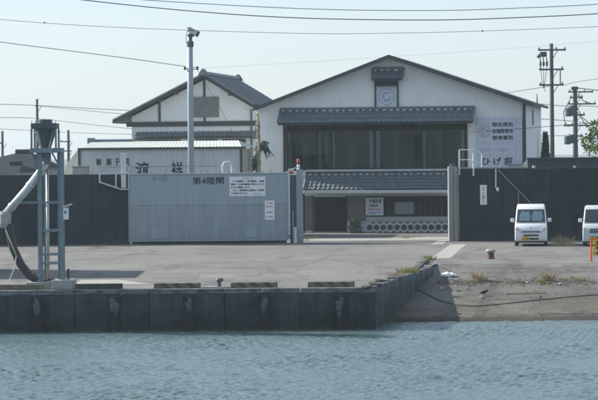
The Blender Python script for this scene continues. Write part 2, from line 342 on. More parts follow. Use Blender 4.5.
# ------------------------------------------------------------------ mesh builder
class MB:
    def __init__(s): s.v = []; s.f = []
    def box(s, x0, x1, y0, y1, z0, z1):
        b = len(s.v)
        s.v += [(x0, y0, z0), (x1, y0, z0), (x1, y1, z0), (x0, y1, z0), (x0, y0, z1), (x1, y0, z1), (x1, y1, z1), (x0, y1, z1)]
        s.f += [tuple(b + i for i in q) for q in ((0, 3, 2, 1), (4, 5, 6, 7), (0, 1, 5, 4), (1, 2, 6, 5), (2, 3, 7, 6), (3, 0, 4, 7))]
        return s
    def quad(s, *p):
        b = len(s.v); s.v += [tuple(q) for q in p]; s.f.append(tuple(range(b, b + len(p)))); return s
    def prism(s, pts, y0, y1):
        """outline in x,z swept along y"""
        b = len(s.v); n = len(pts)
        s.v += [(x, y0, z) for x, z in pts] + [(x, y1, z) for x, z in pts]
        s.f.append(tuple(range(b, b + n))); s.f.append(tuple(reversed(range(b + n, b + 2 * n))))
        for i in range(n):
            j = (i + 1) % n; s.f.append((b + j, b + i, b + n + i, b + n + j))
        return s
    def prismx(s, pts, x0, x1):
        """outline in y,z swept along x"""
        b = len(s.v); n = len(pts)
        s.v += [(x0, y, z) for y, z in pts] + [(x1, y, z) for y, z in pts]
        s.f.append(tuple(range(b, b + n))); s.f.append(tuple(reversed(range(b + n, b + 2 * n))))
        for i in range(n):
            j = (i + 1) % n; s.f.append((b + j, b + i, b + n + i, b + n + j))
        return s
    def tube(s, pts, r, n=8, cap=True):
        pts = [Vector(p) for p in pts]; rs = r if isinstance(r, (list, tuple)) else [r] * len(pts)
        b = len(s.v); up = None
        for i, p in enumerate(pts):
            t = (pts[min(i + 1, len(pts) - 1)] - pts[max(i - 1, 0)]).normalized()
            if up is None: up = Vector((0, 0, 1)) if abs(t.z) < 0.9 else Vector((0, 1, 0))
            a = t.cross(up).normalized(); c = a.cross(t).normalized(); up = c
            for k in range(n):
                q = 2 * math.pi * k / n; s.v.append(tuple(p + a * (math.cos(q) * rs[i]) + c * (math.sin(q) * rs[i])))
        for i in range(len(pts) - 1):
            for k in range(n):
                k2 = (k + 1) % n; s.f.append((b + i * n + k, b + i * n + k2, b + (i + 1) * n + k2, b + (i + 1) * n + k))
        if cap:
            s.f.append(tuple(b + k for k in reversed(range(n)))); e = b + (len(pts) - 1) * n; s.f.append(tuple(e + k for k in range(n)))
        return s
    def lathe(s, prof, cx=0, cy=0, n=20):
        b = len(s.v)
        for r, z in prof:
            for k in range(n):
                q = 2 * math.pi * k / n; s.v.append((cx + r * math.cos(q), cy + r * math.sin(q), z))
        for i in range(len(prof) - 1):
            for k in range(n):
                k2 = (k + 1) % n; s.f.append((b + i * n + k, b + i * n + k2, b + (i + 1) * n + k2, b + (i + 1) * n + k))
        s.f.append(tuple(b + k for k in reversed(range(n)))); e = b + (len(prof) - 1) * n; s.f.append(tuple(e + k for k in range(n)))
        return s
    def beam(s, a, c, wx, wy=None):
        """square bar between two points"""
        wy = wy or wx; a = Vector(a); c = Vector(c); t = (c - a).normalized()
        up = Vector((0, 1, 0)) if abs(t.y) < 0.9 else Vector((0, 0, 1))
        u = t.cross(up).normalized(); v = u.cross(t).normalized(); b = len(s.v)
        for p in (a, c):
            for i, j in ((-1, -1), (1, -1), (1, 1), (-1, 1)): s.v.append(tuple(p + u * (i * wx / 2) + v * (j * wy / 2)))
        s.f += [tuple(b + i for i in q) for q in ((0, 3, 2, 1), (4, 5, 6, 7), (0, 1, 5, 4), (1, 2, 6, 5), (2, 3, 7, 6), (3, 0, 4, 7))]
        return s
    def holes(s, x0, x1, z0, z1, hs, y=0.0, dep=0.2):
        """upright wall face with rectangular openings and their reveals"""
        xs = sorted({x0, x1, *[h[0] for h in hs], *[h[1] for h in hs]}); zs = sorted({z0, z1, *[h[2] for h in hs], *[h[3] for h in hs]})
        for i in range(len(xs) - 1):
            for j in range(len(zs) - 1):
                mx, mz = (xs[i] + xs[i + 1]) / 2, (zs[j] + zs[j + 1]) / 2
                if any(h[0] < mx < h[1] and h[2] < mz < h[3] for h in hs): continue
                s.quad((xs[i], y, zs[j]), (xs[i + 1], y, zs[j]), (xs[i + 1], y, zs[j + 1]), (xs[i], y, zs[j + 1]))
        for a, b, c, d in hs:
            s.quad((a, y, c), (a, y, d), (a, y + dep, d), (a, y + dep, c)); s.quad((b, y, c), (b, y + dep, c), (b, y + dep, d), (b, y, d))
            s.quad((a, y, d), (b, y, d), (b, y + dep, d), (a, y + dep, d)); s.quad((a, y, c), (a, y + dep, c), (b, y + dep, c), (b, y, c))
        return s
    def tiles(s, P, A, B, na, nb, amp=0.035, step=0.035, k=6):
        """pan tiled slope: P ridge start, A along the ridge, B down the slope"""
        P, A, B = Vector(P), Vector(A), Vector(B); n = A.cross(B).normalized()
        if n.z < 0: n = -n
        b = len(s.v); m = na * k + 1; rows = []
        for j in range(nb):
            for e in (0.0, 1.0): rows.append(((j + e) / nb, step * (0.15 + 0.85 * e)))
        for t, h in rows:
            for i in range(m):
                q = (i / k) % 1.0
                hh = amp * (math.sin(math.pi * min(1, q / 0.45)) if q < 0.45 else -0.35 * math.sin(math.pi * (q - 0.45) / 0.55))
                s.v.append(tuple(P + A * (i / (m - 1)) + B * t + n * (h + hh)))
        for j in range(len(rows) - 1):
            for i in range(m - 1): s.f.append((b + j * m + i, b + j * m + i + 1, b + (j + 1) * m + i + 1, b + (j + 1) * m + i))
        return s
    def corr(s, x0, x1, z0, z1, y, pitch=0.13, amp=0.02):
        """trapezoid-ribbed sheet facing -y"""
        n = max(2, int((x1 - x0) / pitch)); xs = []
        for i in range(n):
            a = x0 + (x1 - x0) * i / n; p = (x1 - x0) / n
            xs += [(a, 0), (a + 0.35 * p, 0), (a + 0.5 * p, -amp), (a + 0.85 * p, -amp)]
        xs.append((x1, 0)); b = len(s.v)
        s.v += [(x, y + o, z0) for x, o in xs] + [(x, y + o, z1) for x, o in xs]; m = len(xs)
        for i in range(m - 1): s.f.append((b + i, b + i + 1, b + m + i + 1, b + m + i))
        return s
    def mesh(s, name):
        me = bpy.data.meshes.new(name); me.from_pydata(s.v, [], s.f); me.update()
        bm = bmesh.new(); bm.from_mesh(me); bmesh.ops.recalc_face_normals(bm, faces=bm.faces); bm.to_mesh(me); bm.free()
        return me
    def ob(s, name, m, parent=None, loc=(0, 0, 0), bevel=0.0, smooth=False, kind=None, segs=2, raw=False):
        if raw:
            me = bpy.data.meshes.new(name); me.from_pydata(s.v, [], s.f); me.update()
        else: me = s.mesh(name)
        me.materials.append(M[m] if isinstance(m, str) else m)
        if smooth:
            me.polygons.foreach_set('use_smooth', [True] * len(me.polygons))
        o = bpy.data.objects.new(name, me); COL.objects.link(o); o.location = loc
        if parent: o.parent = parent
        if bevel > 0:
            bv = o.modifiers.new('bevel', 'BEVEL'); bv.width = bevel; bv.segments = segs; bv.limit_method = 'ANGLE'; bv.angle_limit = R_(35)
        if kind: o['kind'] = kind
        return o
def tag(o, label, cat, group=None):
    o['label'] = label; o['category'] = cat
    if group: o['group'] = group
    return o
def thing(name, label, cat, loc=(0, 0, 0), rotz=0.0, group=None):
    o = bpy.data.objects.new(name, None); COL.objects.link(o); o.empty_display_size = 0.3
    o.location = loc; o.rotation_euler = (0, 0, rotz)
    return tag(o, label, cat, group)
def frame_thing(fr, name, label, cat, group=None):
    return thing(name, label, cat, (fr.X, fr.d, fr.z), -fr.th, group)
def copy_tree(o, parent=None):
    c = o.copy(); COL.objects.link(c); c.parent = parent
    for ch in list(o.children): copy_tree(ch, c)
    return c
def text(body, m, parent, x0, x1, z0, z1, y, name='lettering', bold=0.0, fit=True, vertical=False):
    """flat lettering standing in the x,z plane, fitted to a box"""
    if vertical: body = '\n'.join(body)
    cu = bpy.data.curves.new(name, 'FONT'); cu.body = body; cu.size = 1.0; cu.extrude = 0.002; cu.resolution_u = 2
    if vertical: cu.space_line = 1.0; cu.align_x = 'CENTER'
    to = bpy.data.objects.new(name, cu); COL.objects.link(to)
    dg = bpy.context.evaluated_depsgraph_get(); me = bpy.data.meshes.new_from_object(to.evaluated_get(dg))
    bpy.data.objects.remove(to); bpy.data.curves.remove(cu)
    n = len(me.vertices)
    co = np.zeros(n * 3); me.vertices.foreach_get('co', co); co = co.reshape(-1, 3)
    a, b = co.min(0), co.max(0)
    sx, sz = (x1 - x0) / (b[0] - a[0]), (z1 - z0) / (b[1] - a[1])
    out = np.stack([x0 + (co[:, 0] - a[0]) * sx, y - co[:, 2], z0 + (co[:, 1] - a[1]) * sz], 1)
    if bold > 0:                                     # heavier strokes: the same outline laid over itself, a hair apart
        fs = [tuple(p.vertices) for p in me.polygons]; k = bold * 0.9; vs = []; fa = []
        for q, (ox, oz) in enumerate(((0, 0), (k, 0), (-k, 0), (0, k), (0, -k))):
            fa += [tuple(i + n * q for i in f) for f in fs]; vs.append(out + np.array([ox * sx, -0.0007 * q, oz * sz]))
        out = np.concatenate(vs); me = bpy.data.meshes.new(name); me.from_pydata(out.tolist(), [], fa)
    me.vertices.foreach_set('co', out.ravel()); me.materials.clear(); me.materials.append(M[m]); me.update(); me.name = name
    o = bpy.data.objects.new(name, me); COL.objects.link(o); o.parent = parent
    return o
def ring(cx, cz, r0, r1, y, m, parent, name='emblem_ring', n=32):
    mb = MB()
    for k in range(n):
        a, b = 2 * math.pi * k / n, 2 * math.pi * (k + 1) / n
        mb.quad((cx + r0 * math.cos(a), y, cz + r0 * math.sin(a)), (cx + r1 * math.cos(a), y, cz + r1 * math.sin(a)),
                (cx + r1 * math.cos(b), y, cz + r1 * math.sin(b)), (cx + r0 * math.cos(b), y, cz + r0 * math.sin(b)))
    return mb.ob(name, m, parent)

# ================================================================== SETTING
QD = 76.5                       # distance of the quay face
WZ = -1.32                      # water level
QX = W(375, 288, QD).x          # right corner of the quay
EX, ED = W(433, 267, 89.5).x, 89.5
g = MB()
dx = (EX - QX) / (ED - QD)
gx92 = QX + dx * (RAMP_D - QD)
g.quad((-1500, QD + 0.25, 0), (QX - 0.2, QD + 0.25, 0), (gx92 - 0.2, RAMP_D, 0), (-1500, RAMP_D, 0))
g.quad((-1500, RAMP_D, 0), (gx92 - 0.2, RAMP_D, 0), (1500, RAMP_D, 0), (1500, 1500, 0), (-1500, 1500, 0))
o = g.ob('ground', 'apron_asphalt', kind='structure')
# slipway of concrete slabs
ramp = bpy.data.objects.new('slipway', None); COL.objects.link(ramp); ramp['kind'] = 'structure'
rng = random.Random(2)
cols = [QX - 0.3, 8.05, 11.8, 16, 60]
rows_d = [66.0, 80.6, 86.4, RAMP_D]
for i in range(len(cols) - 1):
    for j in range(len(rows_d) - 1):
        a, b = cols[i] + 0.008, cols[i + 1] - 0.008
        c, d = rows_d[j] + 0.012, rows_d[j + 1] - 0.012
        if j == 2: d = rows_d[j + 1]
        h = rng.uniform(-0.012, 0.004)
        if j == 2: h = -0.004
        mb = MB(); zz = lambda q: rz(q) + h
        dn = 0.22
        q = [(a, c, zz(c)), (b, c, zz(c)), (b, d, zz(d)), (a, d, zz(d))]
        base = len(mb.v)
        mb.v += q + [(x, y, z - dn) for x, y, z in q]
        mb.f += [(0, 1, 2, 3), (0, 4, 5, 1), (1, 5, 6, 2), (2, 6, 7, 3), (3, 7, 4, 0), (4, 7, 6, 5)]
        mb.ob('concrete_slab', 'ramp_concrete', ramp)
mb = MB(); mb.quad((QX - 0.5, 60, rz(60) - 0.18), (200, 60, rz(60) - 0.18), (200, RAMP_D, -0.14), (QX - 0.5, RAMP_D, -0.14))
mb.ob('slab_bed', 'soil', ramp)
mb = MB(); mb.quad((60, 60, rz(60)), (300, 60, rz(60)), (300, RAMP_D, -0.004), (60, RAMP_D, -0.004)); mb.ob('far_slipway', 'ramp_concrete', ramp)
# water: wind ripples as real relief, coarse beyond the part in view
xs = np.concatenate([[-1500, -400, -120, -50, -22], np.arange(-12.5, 12.51, 0.037), [22, 50, 120, 400, 1500]])
ys = np.concatenate([[-400, -150, -60, 0, 30, 42], np.arange(51, 80.6, 0.05), [86.0]])
XX, YY = np.meshgrid(xs, ys)
ZZ = np.zeros_like(XX)
for k in range(110):
    lam = 0.11 * (5.0 ** np.random.rand()); kk = 2 * math.pi / lam
    th = np.random.normal(R_(-100), 0.8); ph = np.random.rand() * 6.28
    amp = 0.0048 * (lam ** 0.85) * (0.5 + np.random.rand())
    ZZ += amp * np.sin(kk * (XX * math.cos(th) + YY * math.sin(th)) + ph)
ZZ = np.sign(ZZ) * np.abs(ZZ) + 0.6 * ZZ ** 2
fade = np.clip((12.5 - np.abs(XX)) / 2, 0, 1) * np.clip((YY - 46) / 5, 0, 1)
gust = 0.95 + 0.22 * np.sin(0.55 * XX + 0.38 * YY + 1.0) + 0.2 * np.sin(-0.31 * XX + 0.9 * YY) + 0.16 * np.sin(1.1 * XX - 0.5 * YY + 2.0)
lee = gust * np.where(XX < QX + 0.3, np.clip((QD - 0.1 - YY) / 3.0, 0.3, 1.0), np.clip((79.3 - YY) / 2.0, 0.45, 1.0))
ZZ = WZ + ZZ * fade * lee
nx_, ny_ = len(xs), len(ys)
vv = np.stack([XX, YY, ZZ], -1).reshape(-1, 3)
ii = (np.arange(ny_ - 1)[:, None] * nx_ + np.arange(nx_ - 1)[None, :]).ravel()
ff = np.stack([ii, ii + 1, ii + nx_ + 1, ii + nx_], 1)
me = bpy.data.meshes.new('water'); me.from_pydata(vv.tolist(), [], ff.tolist()); me.update()
me.polygons.foreach_set('use_smooth', [True] * len(me.polygons)); me.materials.append(M['harbour_water'])
o = bpy.data.objects.new('water', me); COL.objects.link(o); o['kind'] = 'structure'
# paved patches and walkway strips, laid on the ground
def patch(name, pts, m, z=0.004):
    mb = MB(); mb.quad(*[(*G(x, y, z).xy, z) for x, y in pts]); return mb.ob(name, m, kind='structure')
patch('walkway', [(450, 244.5), (466, 244.2), (450, 258), (430, 258.3)], 'pale_concrete')
patch('walkway', [(438, 240.2), (448, 240), (442, 244.3), (430, 244.6)], 'pale_concrete')
patch('pavement', [(309, 240.8), (448, 239.6), (448, 236.8), (309, 238)], 'pale_concrete')
patch('concrete_apron', [(74, 284.5), (150, 284), (118, 279.5), (80, 280)], 'pale_concrete')

patch('joint_line', [(-30, 264.2), (90, 262.3), (210, 261.2), (330, 259.3), (330, 258.9), (210, 260.6), (90, 261.9), (-30, 263.7)], 'joint_filler')
patch('joint_line', [(80, 253.2), (300, 250.4), (300, 250.1), (80, 252.8)], 'joint_filler')
patch('asphalt_patch', [(222, 268), (300, 266.5), (322, 259.8), (250, 260.6)], 'asphalt_patch')
patch('asphalt_patch', [(500, 256), (560, 255), (556, 250.5), (508, 251)], 'asphalt_patch')
patch('asphalt_patch', [(150, 279), (196, 278.4), (200, 274.6), (160, 275)], 'asphalt_patch')

# ------------------------------------------------------------------ quay wall
qw = thing('quay_wall', 'long dark concrete quay wall standing in the harbour water', 'quay wall', (0, QD, 0))
joints = [-60, -40, -24, -16, W(-75, 300, QD).x, W(-2, 300, QD).x] + [W(p, 300, QD).x for p in (74, 149, 224, 300)] + [QX]
for a, b in zip(joints[:-1], joints[1:]):
    mb = MB(); mb.box(a + 0.012, b - 0.012, 0.0, 0.6, -3.2, -0.16); mb.ob('wall_section', 'quay_concrete', qw, bevel=0.015)
mb = MB(); mb.box(-60, QX, 0.05, 0.55, -3.2, -0.17); mb.ob('joint_backing', 'quay_concrete', qw)
rng = random.Random(8)
for a, b in zip(joints[:-1], joints[1:]):
    n = max(1, int((b - a) / 1.2)); 
    for i in range(n):
        p, q = a + (b - a) * i / n, a + (b - a) * (i + 1) / n
        mb = MB(); t = rng.uniform(-0.006, 0.008); mb.box(p + 0.006, q - 0.006, -0.05 + t, 0.3, -0.16, rng.uniform(0.0, 0.012))
        mb.ob('coping_stone', 'quay_coping', qw, bevel=0.02)
# return wall running back up beside the slipway
v0, v1 = Vector((QX, 0, 0)), Vector((EX, ED - QD, 0)); dv = (v1 - v0).normalized(); nv = Vector((dv.y, -dv.x, 0))
for i in range(3):
    a = v0 + (v1 - v0) * (i / 3) + dv * (0.012 if i else 0); b = v0 + (v1 - v0) * ((i + 1) / 3)
    mb = MB(); pts = [a, b, b - nv * 0.32, a - nv * 0.32]
    bz = [-3.2] * 4; tz = [0.03] * 4
    mb.v += [(p.x, p.y, z) for p, z in zip(pts, bz)] + [(p.x, p.y, z) for p, z in zip(pts, tz)]
    mb.f += [(0, 3, 2, 1), (4, 5, 6, 7), (0, 1, 5, 4), (1, 2, 6, 5), (2, 3, 7, 6), (3, 0, 4, 7)]
    mb.ob('return_section', 'quay_concrete', qw, bevel=0.02)
# fenders, each a ribbed rubber column with a top bracket and a run of pale salt
for px in (-40, 37, 114, 189, 264, 340):
    x = W(px, 300, QD).x
    mb = MB(); mb.prism([(-0.2, -0.22), (0.2, -0.22), (0.2, -0.5), (0.165, -0.7), (0.17, -1.6), (-0.17, -1.6), (-0.165, -0.7), (-0.2, -0.5)], -0.13, -0.002)
    mb.box(-0.085, 0.085, -0.17, -0.131, -1.6, -0.42)
    fo = mb.ob('fender', 'rubber', qw, (x, 0, 0), bevel=0.015)
    for q in range(3):
        w_ = rng.uniform(0.06, 0.12); x_ = rng.uniform(-0.06, 0.06); t_ = -0.29 - 0.12 * q; b_ = t_ - rng.uniform(0.2, 0.42)
        MB().prism([(x_ - w_, t_), (x_ - w_ * 0.2, t_ + 0.03), (x_ + w_ * 0.9, t_ - 0.01), (x_ + w_, t_ - 0.1), (x_ + w_ * 0.4, b_ + 0.04), (x_, b_), (x_ - w_ * 0.6, b_ + 0.09), (x_ - w_ * 0.9, t_ - 0.07)], -0.173 - 0.002 * q, -0.171 - 0.002 * q).ob('salt_stain', 'stain_pale', fo)
    mb = MB(); mb.box(-0.1, 0.1, -0.17, -0.002, -0.25, -0.225); mb.ob('bracket', 'stain_pale', fo)
    pass
# rubble along the broken wall end and kerb
rng = random.Random(12)
lit = [((457, 291), 'pale broken stone on the slipway near the plastic bag', 'pillar_concrete'), ((466, 289.5), 'small pale stone left of the crow', 'pillar_concrete'), ((481, 298.2), 'pale stone just below the crow', 'plinth_concrete'), ((441, 289), 'grey stone at the shadow edge on the slipway', 'block_grey'), ((434, 284), 'small pale stone in the shade of the slipway wall', 'plinth_concrete'), ((560, 284.5), 'grey stone among the debris right of the tall dry tuft', 'block_grey'), ((527, 283), 'pale stone among the debris between the straw tufts', 'pillar_concrete')]
rub = [(366, 287.5), (372, 284.5), (378, 282.5), (385, 281.8), (391, 279.5), (396, 278.6), (376, 286)]
def stone(name, m, loc, sx, sy, sz, seed, parent=None):
    r = random.Random(seed); bm = bmesh.new(); bmesh.ops.create_icosphere(bm, subdivisions=1, radius=1)
    for v in bm.verts:
        k = r.uniform(0.8, 1.15); v.co = Vector((max(-0.75, min(0.75, v.co.x)) * sx * k, max(-0.75, min(0.75, v.co.y)) * sy * k, max(-0.6, min(0.65, v.co.z)) * sz * k + sz * 0.45))
    me = bpy.data.meshes.new(name); bm.to_mesh(me); bm.free(); me.materials.append(M[m])
    o = bpy.data.objects.new(name, me); COL.objects.link(o); o.location = loc
    if parent: o.parent = parent
    return o
for i, (q, lab_, m_) in enumerate(lit):
    tag(stone('loose_stone', m_, Rp(*q), rng.uniform(0.07, 0.12), rng.uniform(0.09, 0.16), rng.uniform(0.05, 0.08), 90 + i), lab_, 'stone', 'loose stones on the slipway')
where = ['at the quay corner nearest the water', 'just behind the quay corner', 'in the middle of the rubble row', 'beside the flat grey piece on the wall edge', 'near the yellow weeds on the wall edge', 'touching the yellow weeds at the wall edge', 'lying in front of the rubble row']
for i, (px, py) in enumerate(rub):
    p = G(px, py)
    o = stone('rubble_block', 'rubble', (p.x, p.y, 0), rng.uniform(0.16, 0.30), rng.uniform(0.25, 0.5), rng.uniform(0.07, 0.13), i)
    tag(o, 'dark broken concrete block ' + where[i], 'rubble', 'broken blocks on the quay corner')
kb = thing('broken_kerb', 'dark broken kerb running back from the slipway wall to the pale walkway', 'kerb', (*G(421, 266).xy, 0))
for i in range(6):
    p = G(415 + i * 2.6, 271 - i * 2.3) - Vector(kb.location)
    stone('kerb_stone', 'rubble', (p.x, p.y, 0), 0.17, 0.75, 0.13, 40 + i, kb)

# ================================================================== FLOOD WALL AND GATE
WD = 114.0
fw = Fr(64, WD)
lw = frame_thing(fw, 'flood_wall', 'tall dark concrete flood wall on the left behind the tower', 'wall')
zt = fw.z_(64, 174.6)
edges = [fw.x(p) for p in (-330, -250, -170, -110, -62, -15, 20, 56, 92, 129)]
for a, b in zip(edges[:-1], edges[1:]):
    mb = MB(); mb.box(a + 0.012, b - 0.012, 0, 0.45, -0.2, zt); mb.ob('wall_panel', 'flood_concrete', lw, bevel=0.015)
mb = MB(); mb.box(edges[0], edges[-1], 0.03, 0.42, -0.2, zt - 0.02); mb.ob('joint_backing', 'flood_concrete', lw)
fr = Fr(525, WD)
rw = frame_thing(fr, 'flood_wall', 'tall dark concrete flood wall on the right behind the parked vans', 'wall')
zt2 = fr.z_(525, 168.3)
edges = [fr.x(p) for p in (457.5, 480, 503, 527, 551, 575, 600, 640, 690, 760, 840)]
for a, b in zip(edges[:-1], edges[1:]):
    mb = MB(); mb.box(a + 0.012, b - 0.012, 0, 0.45, -0.2, zt2); mb.ob('wall_panel', 'flood_concrete', rw, bevel=0.015)
mb = MB(); mb.box(edges[0], edges[-1], 0.03, 0.42, -0.2, zt2 - 0.02); mb.ob('joint_backing', 'flood_concrete', rw)
mb = MB(); mb.box(fr.x(457.5), fr.x(527), -0.03, 0.48, zt2, zt2 + 0.07); mb.ob('coping', 'pillar_concrete', rw)
mb = MB(); mb.box(fr.x(456.2), fr.x(458.6), -0.06, -0.002, 0, zt2 - 0.05); mb.ob('edge_strip', 'pillar_concrete', rw)
# pillar of the gate opening
fp = Fr(452, WD - 0.3)
pl = frame_thing(fp, 'gate_pillar', 'pale concrete pillar at the left end of the right flood wall', 'pillar')
mb = MB(); mb.box(fp.x(448.3), fp.x(456), 0, 0.7, 0, fp.z_(452, 166.5)); mb.ob('shaft', 'pillar_concrete', pl, bevel=0.02)
mb = MB(); mb.box(fp.x(450.4), fp.x(454.6), 0.1, 0.5, fp.z_(452, 166.5), fp.z_(452, 163.8)); mb.ob('cap', 'steel_dark', pl, bevel=0.02)
mb = MB(); mb.box(fp.x(452.8), fp.x(453.4), -0.02, -0.001, 0.05, fp.z_(452, 168)); mb.ob('slot', 'steel_dark', pl)
# sliding gate
GD = 113.2
fg = Fr(208, GD)
gt = frame_thing(fg, 'sliding_flood_gate', 'wide grey blue steel flood gate lettered in black with two notices', 'gate')
gx0, gx1 = fg.x(128), fg.x(288)
gz0, gz1 = 0.14, fg.z_(208, 173.0)
zm = fg.z_(208, 205)
mb = MB(); mb.box(gx0 + 0.06, gx1 - 0.06, 0, 0.5, zm + 0.004, gz1 - 0.07); mb.ob('upper_panel', 'gate_paint', gt, bevel=0.012)
mb = MB(); mb.box(gx0 + 0.06, gx1 - 0.06, 0, 0.5, gz0 + 0.06, zm - 0.004); mb.ob('lower_panel', 'gate_paint_low', gt, bevel=0.012)
mb = MB(); mb.box(gx0 + 0.05, gx1 - 0.05, 0.02, 0.48, gz0 + 0.05, gz1 - 0.05); mb.ob('panel_core', 'steel_dark', gt)
mb = MB(); mb.box(gx0, gx1, -0.03, 0.53, gz1 - 0.07, gz1); mb.box(gx0, gx1, -0.03, 0.53, gz0, gz0 + 0.06)
mb.box(gx0, gx0 + 0.06, -0.03, 0.53, gz0 + 0.06, gz1 - 0.07); mb.box(gx1 - 0.06, gx1, -0.03, 0.53, gz0 + 0.06, gz1 - 0.07); mb.ob('frame', 'gate_paint', gt, bevel=0.008)
MB().box(gx0 + 0.1, gx1 - 0.1, 0.32, 0.36, 0.02, gz0 - 0.002).ob('gap_shade_strip', 'steel_dark', gt)  # dark strip added below the gate to deepen the band of shade there
for px in (136, 172, 208, 244, 280):
    mb = MB(); x = fg.x(px); mb.tube([(x, 0.15, 0.10), (x, 0.35, 0.10)], 0.095, 16); mb.ob('wheel', 'steel_dark', gt)
mb = MB(); mb.box(gx0 - 0.2, fg.x(449), 0.21, 0.29, 0.004, 0.02); o = mb.ob('gate_rail', 'steel_dark', loc=(fg.X, fg.d, 0)); tag(o, 'steel rail set in the ground along the flood gate opening', 'rail')
for a, b in ((150, 162), (244.5, 256)):
    mb = MB(); mb.box(fg.x(a), fg.x(b), -0.02, -0.001, fg.z_(208, 238), fg.z_(208, 228.3)); mb.ob('access_plate', 'gate_paint', gt, bevel=0.006)
for i, px in enumerate(range(130, 288, 7)):
    if rng.random() < 0.8:
        mb = MB(); x = fg.x(px + rng.uniform(-1, 1)); mb.box(x - 0.03, x + 0.03, 0.05, 0.12, gz1, gz1 + rng.uniform(0.05, 0.1)); mb.ob('top_bolt', 'steel_grey', gt)
for px, py, r in ((163, 178.5, 0.21), (154, 178.8, 0.13)):
    mb = MB(); x, z = fg.at(px, py); mb.quad(*[(x + r * math.cos(k * 0.5236) * 1.1, -0.0035, z + r * 0.8 * math.sin(k * 0.5236)) for k in range(12)]); mb.ob('repaint_patch', mat('patch_paint%d' % px, (0.19, 0.24, 0.275), 0.6, 0.08, 3.0), gt)
for px, py in ((131, 228), (285.5, 228), (285.5, 176), (131, 176)):
    mb = MB(); x, z = fg.at(px, py); mb.tube([(x, -0.03, z), (x, -0.06, z)], 0.035, 10); mb.ob('hinge_pin', 'galvanised', gt)
text('第4陸閘', 'ink', gt, fg.x(192.3), fg.x(223.5), fg.z_(208, 184.2), fg.z_(208, 177), -0.003, bold=0.018)
x0, x1, z0, z1 = fg.x(229.2), fg.x(265), fg.z_(247, 196), fg.z_(247, 176.6)
nb = MB().box(x0, x1, -0.012, -0.001, z0, z1).ob('notice_board', 'sign_white', gt)
ww, hh = x1 - x0, z1 - z0
def line(body, m, par, a, b, c, h, y, bold=0.01): text(body, m, par, x0 + ww * a, x0 + ww * b, z1 - hh * (c + h), z1 - hh * c, y, bold=bold)
line('お知らせ', 'ink_grey', nb, 0.36, 0.66, 0.05, 0.08, -0.014)
line('この陸閘は、津波警報、高潮', 'ink', nb, 0.09, 0.96, 0.19, 0.095, -0.014, 0.03)
line('警報・大津波警報が発令された', 'ink', nb, 0.04, 0.96, 0.345, 0.095, -0.014, 0.03)
line('ときに閉鎖します。', 'ink', nb, 0.04, 0.58, 0.50, 0.095, -0.014, 0.03)
line('また、陸閘操作点検時にも閉鎖', 'ink', nb, 0.10, 0.96, 0.655, 0.095, -0.014, 0.03)
line('する場合があります。', 'ink', nb, 0.04, 0.52, 0.81, 0.095, -0.014, 0.03)
line('静岡県', 'ink_grey', nb, 0.66, 0.92, 0.87, 0.05, -0.014)
x0, x1, z0, z1 = fg.x(264.3), fg.x(274), fg.z_(269, 219.8), fg.z_(269, 200.5)
ww, hh = x1 - x0, z1 - z0
nb = MB().box(x0, x1, -0.010, -0.001, z0, z1).ob('notice_sticker', 'sign_white', gt)
for c, s_ in ((0.10, '立入禁止'), (0.27, '駐車禁止'), (0.57, '係留禁止'), (0.80, '釣り禁止')): line(s_, 'ink_red', nb, 0.14, 0.86, c, 0.075, -0.012, 0.03)
# gate end post with warning lamps
fq = Fr(297, GD + 0.25)
gp = frame_thing(fq, 'gate_post', 'grey steel end post right of the flood gate carrying red lamps', 'post')
mb = MB(); mb.box(fq.x(296.2), fq.x(302.6), 0, 0.5, 0, fq.z_(300, 169.5)); mb.ob('post', 'gate_paint_low', gp, bevel=0.015)
mb = MB(); mb.box(fq.x(289.5), fq.x(296), 0.12, 0.45, 0, fq.z_(292, 175)); mb.ob('guide_frame', 'steel_dark', gp, bevel=0.01)
mb = MB(); mb.box(fq.x(291.5), fq.x(293), -0.0, 0.118, 0, fq.z_(292, 210)); mb.ob('guide_strip', 'steel_grey', gp, bevel=0.01)
mb = MB(); mb.tube([(fq.x(294.5), -0.12, 0), (fq.x(294.5), -0.12, fq.z_(294, 227))], 0.075, 14); o = mb.ob('guard_post', 'white_paint', loc=(fq.X, fq.d, 0)); tag(o, 'short white guard post at the foot of the gate end post', 'post')
x = fq.x(298.2)
lp = mb = MB(); mb.tube([(x, 0.2, fq.z_(298, 169.5)), (x, 0.2, fq.z_(298, 164.5))], 0.07, 12); lo = mb.ob('beacon_base', 'sign_white', gp)
mb = MB(); mb.lathe([(0.07, fq.z_(298, 163.5)), (0.075, fq.z_(298, 162.5)), (0.07, fq.z_(298, 159.6)), (0.04, fq.z_(298, 158.8))], x, 0.2, 14); mb.ob('beacon_lamp', 'red_lamp', lo, smooth=True)
mb = MB(); mb.beam((fq.x(289), 0.1, fq.z_(289, 170)), (fq.x(298), 0.1, fq.z_(298, 167)), 0.06); mb.beam((fq.x(293), 0.1, fq.z_(293, 168.5)), (fq.x(291), 0.1, fq.z_(291, 174)), 0.05); ao = mb.ob('lamp_arm', 'galvanised', gp)
mb = MB(); x = fq.x(289.2); mb.tube([(x - 0.02, -0.05, fq.z_(289, 172.6)), (x + 0.18, -0.05, fq.z_(289, 172.2))], 0.07, 12); mb.ob('warning_lamp', 'red_lamp', ao)
mb = MB(); mb.box(fq.x(288.4), fq.x(293.5), -0.04, 0.08, fq.z_(289, 171), fq.z_(289, 168.8)); mb.ob('lamp_hood', 'white_paint', ao, bevel=0.01)
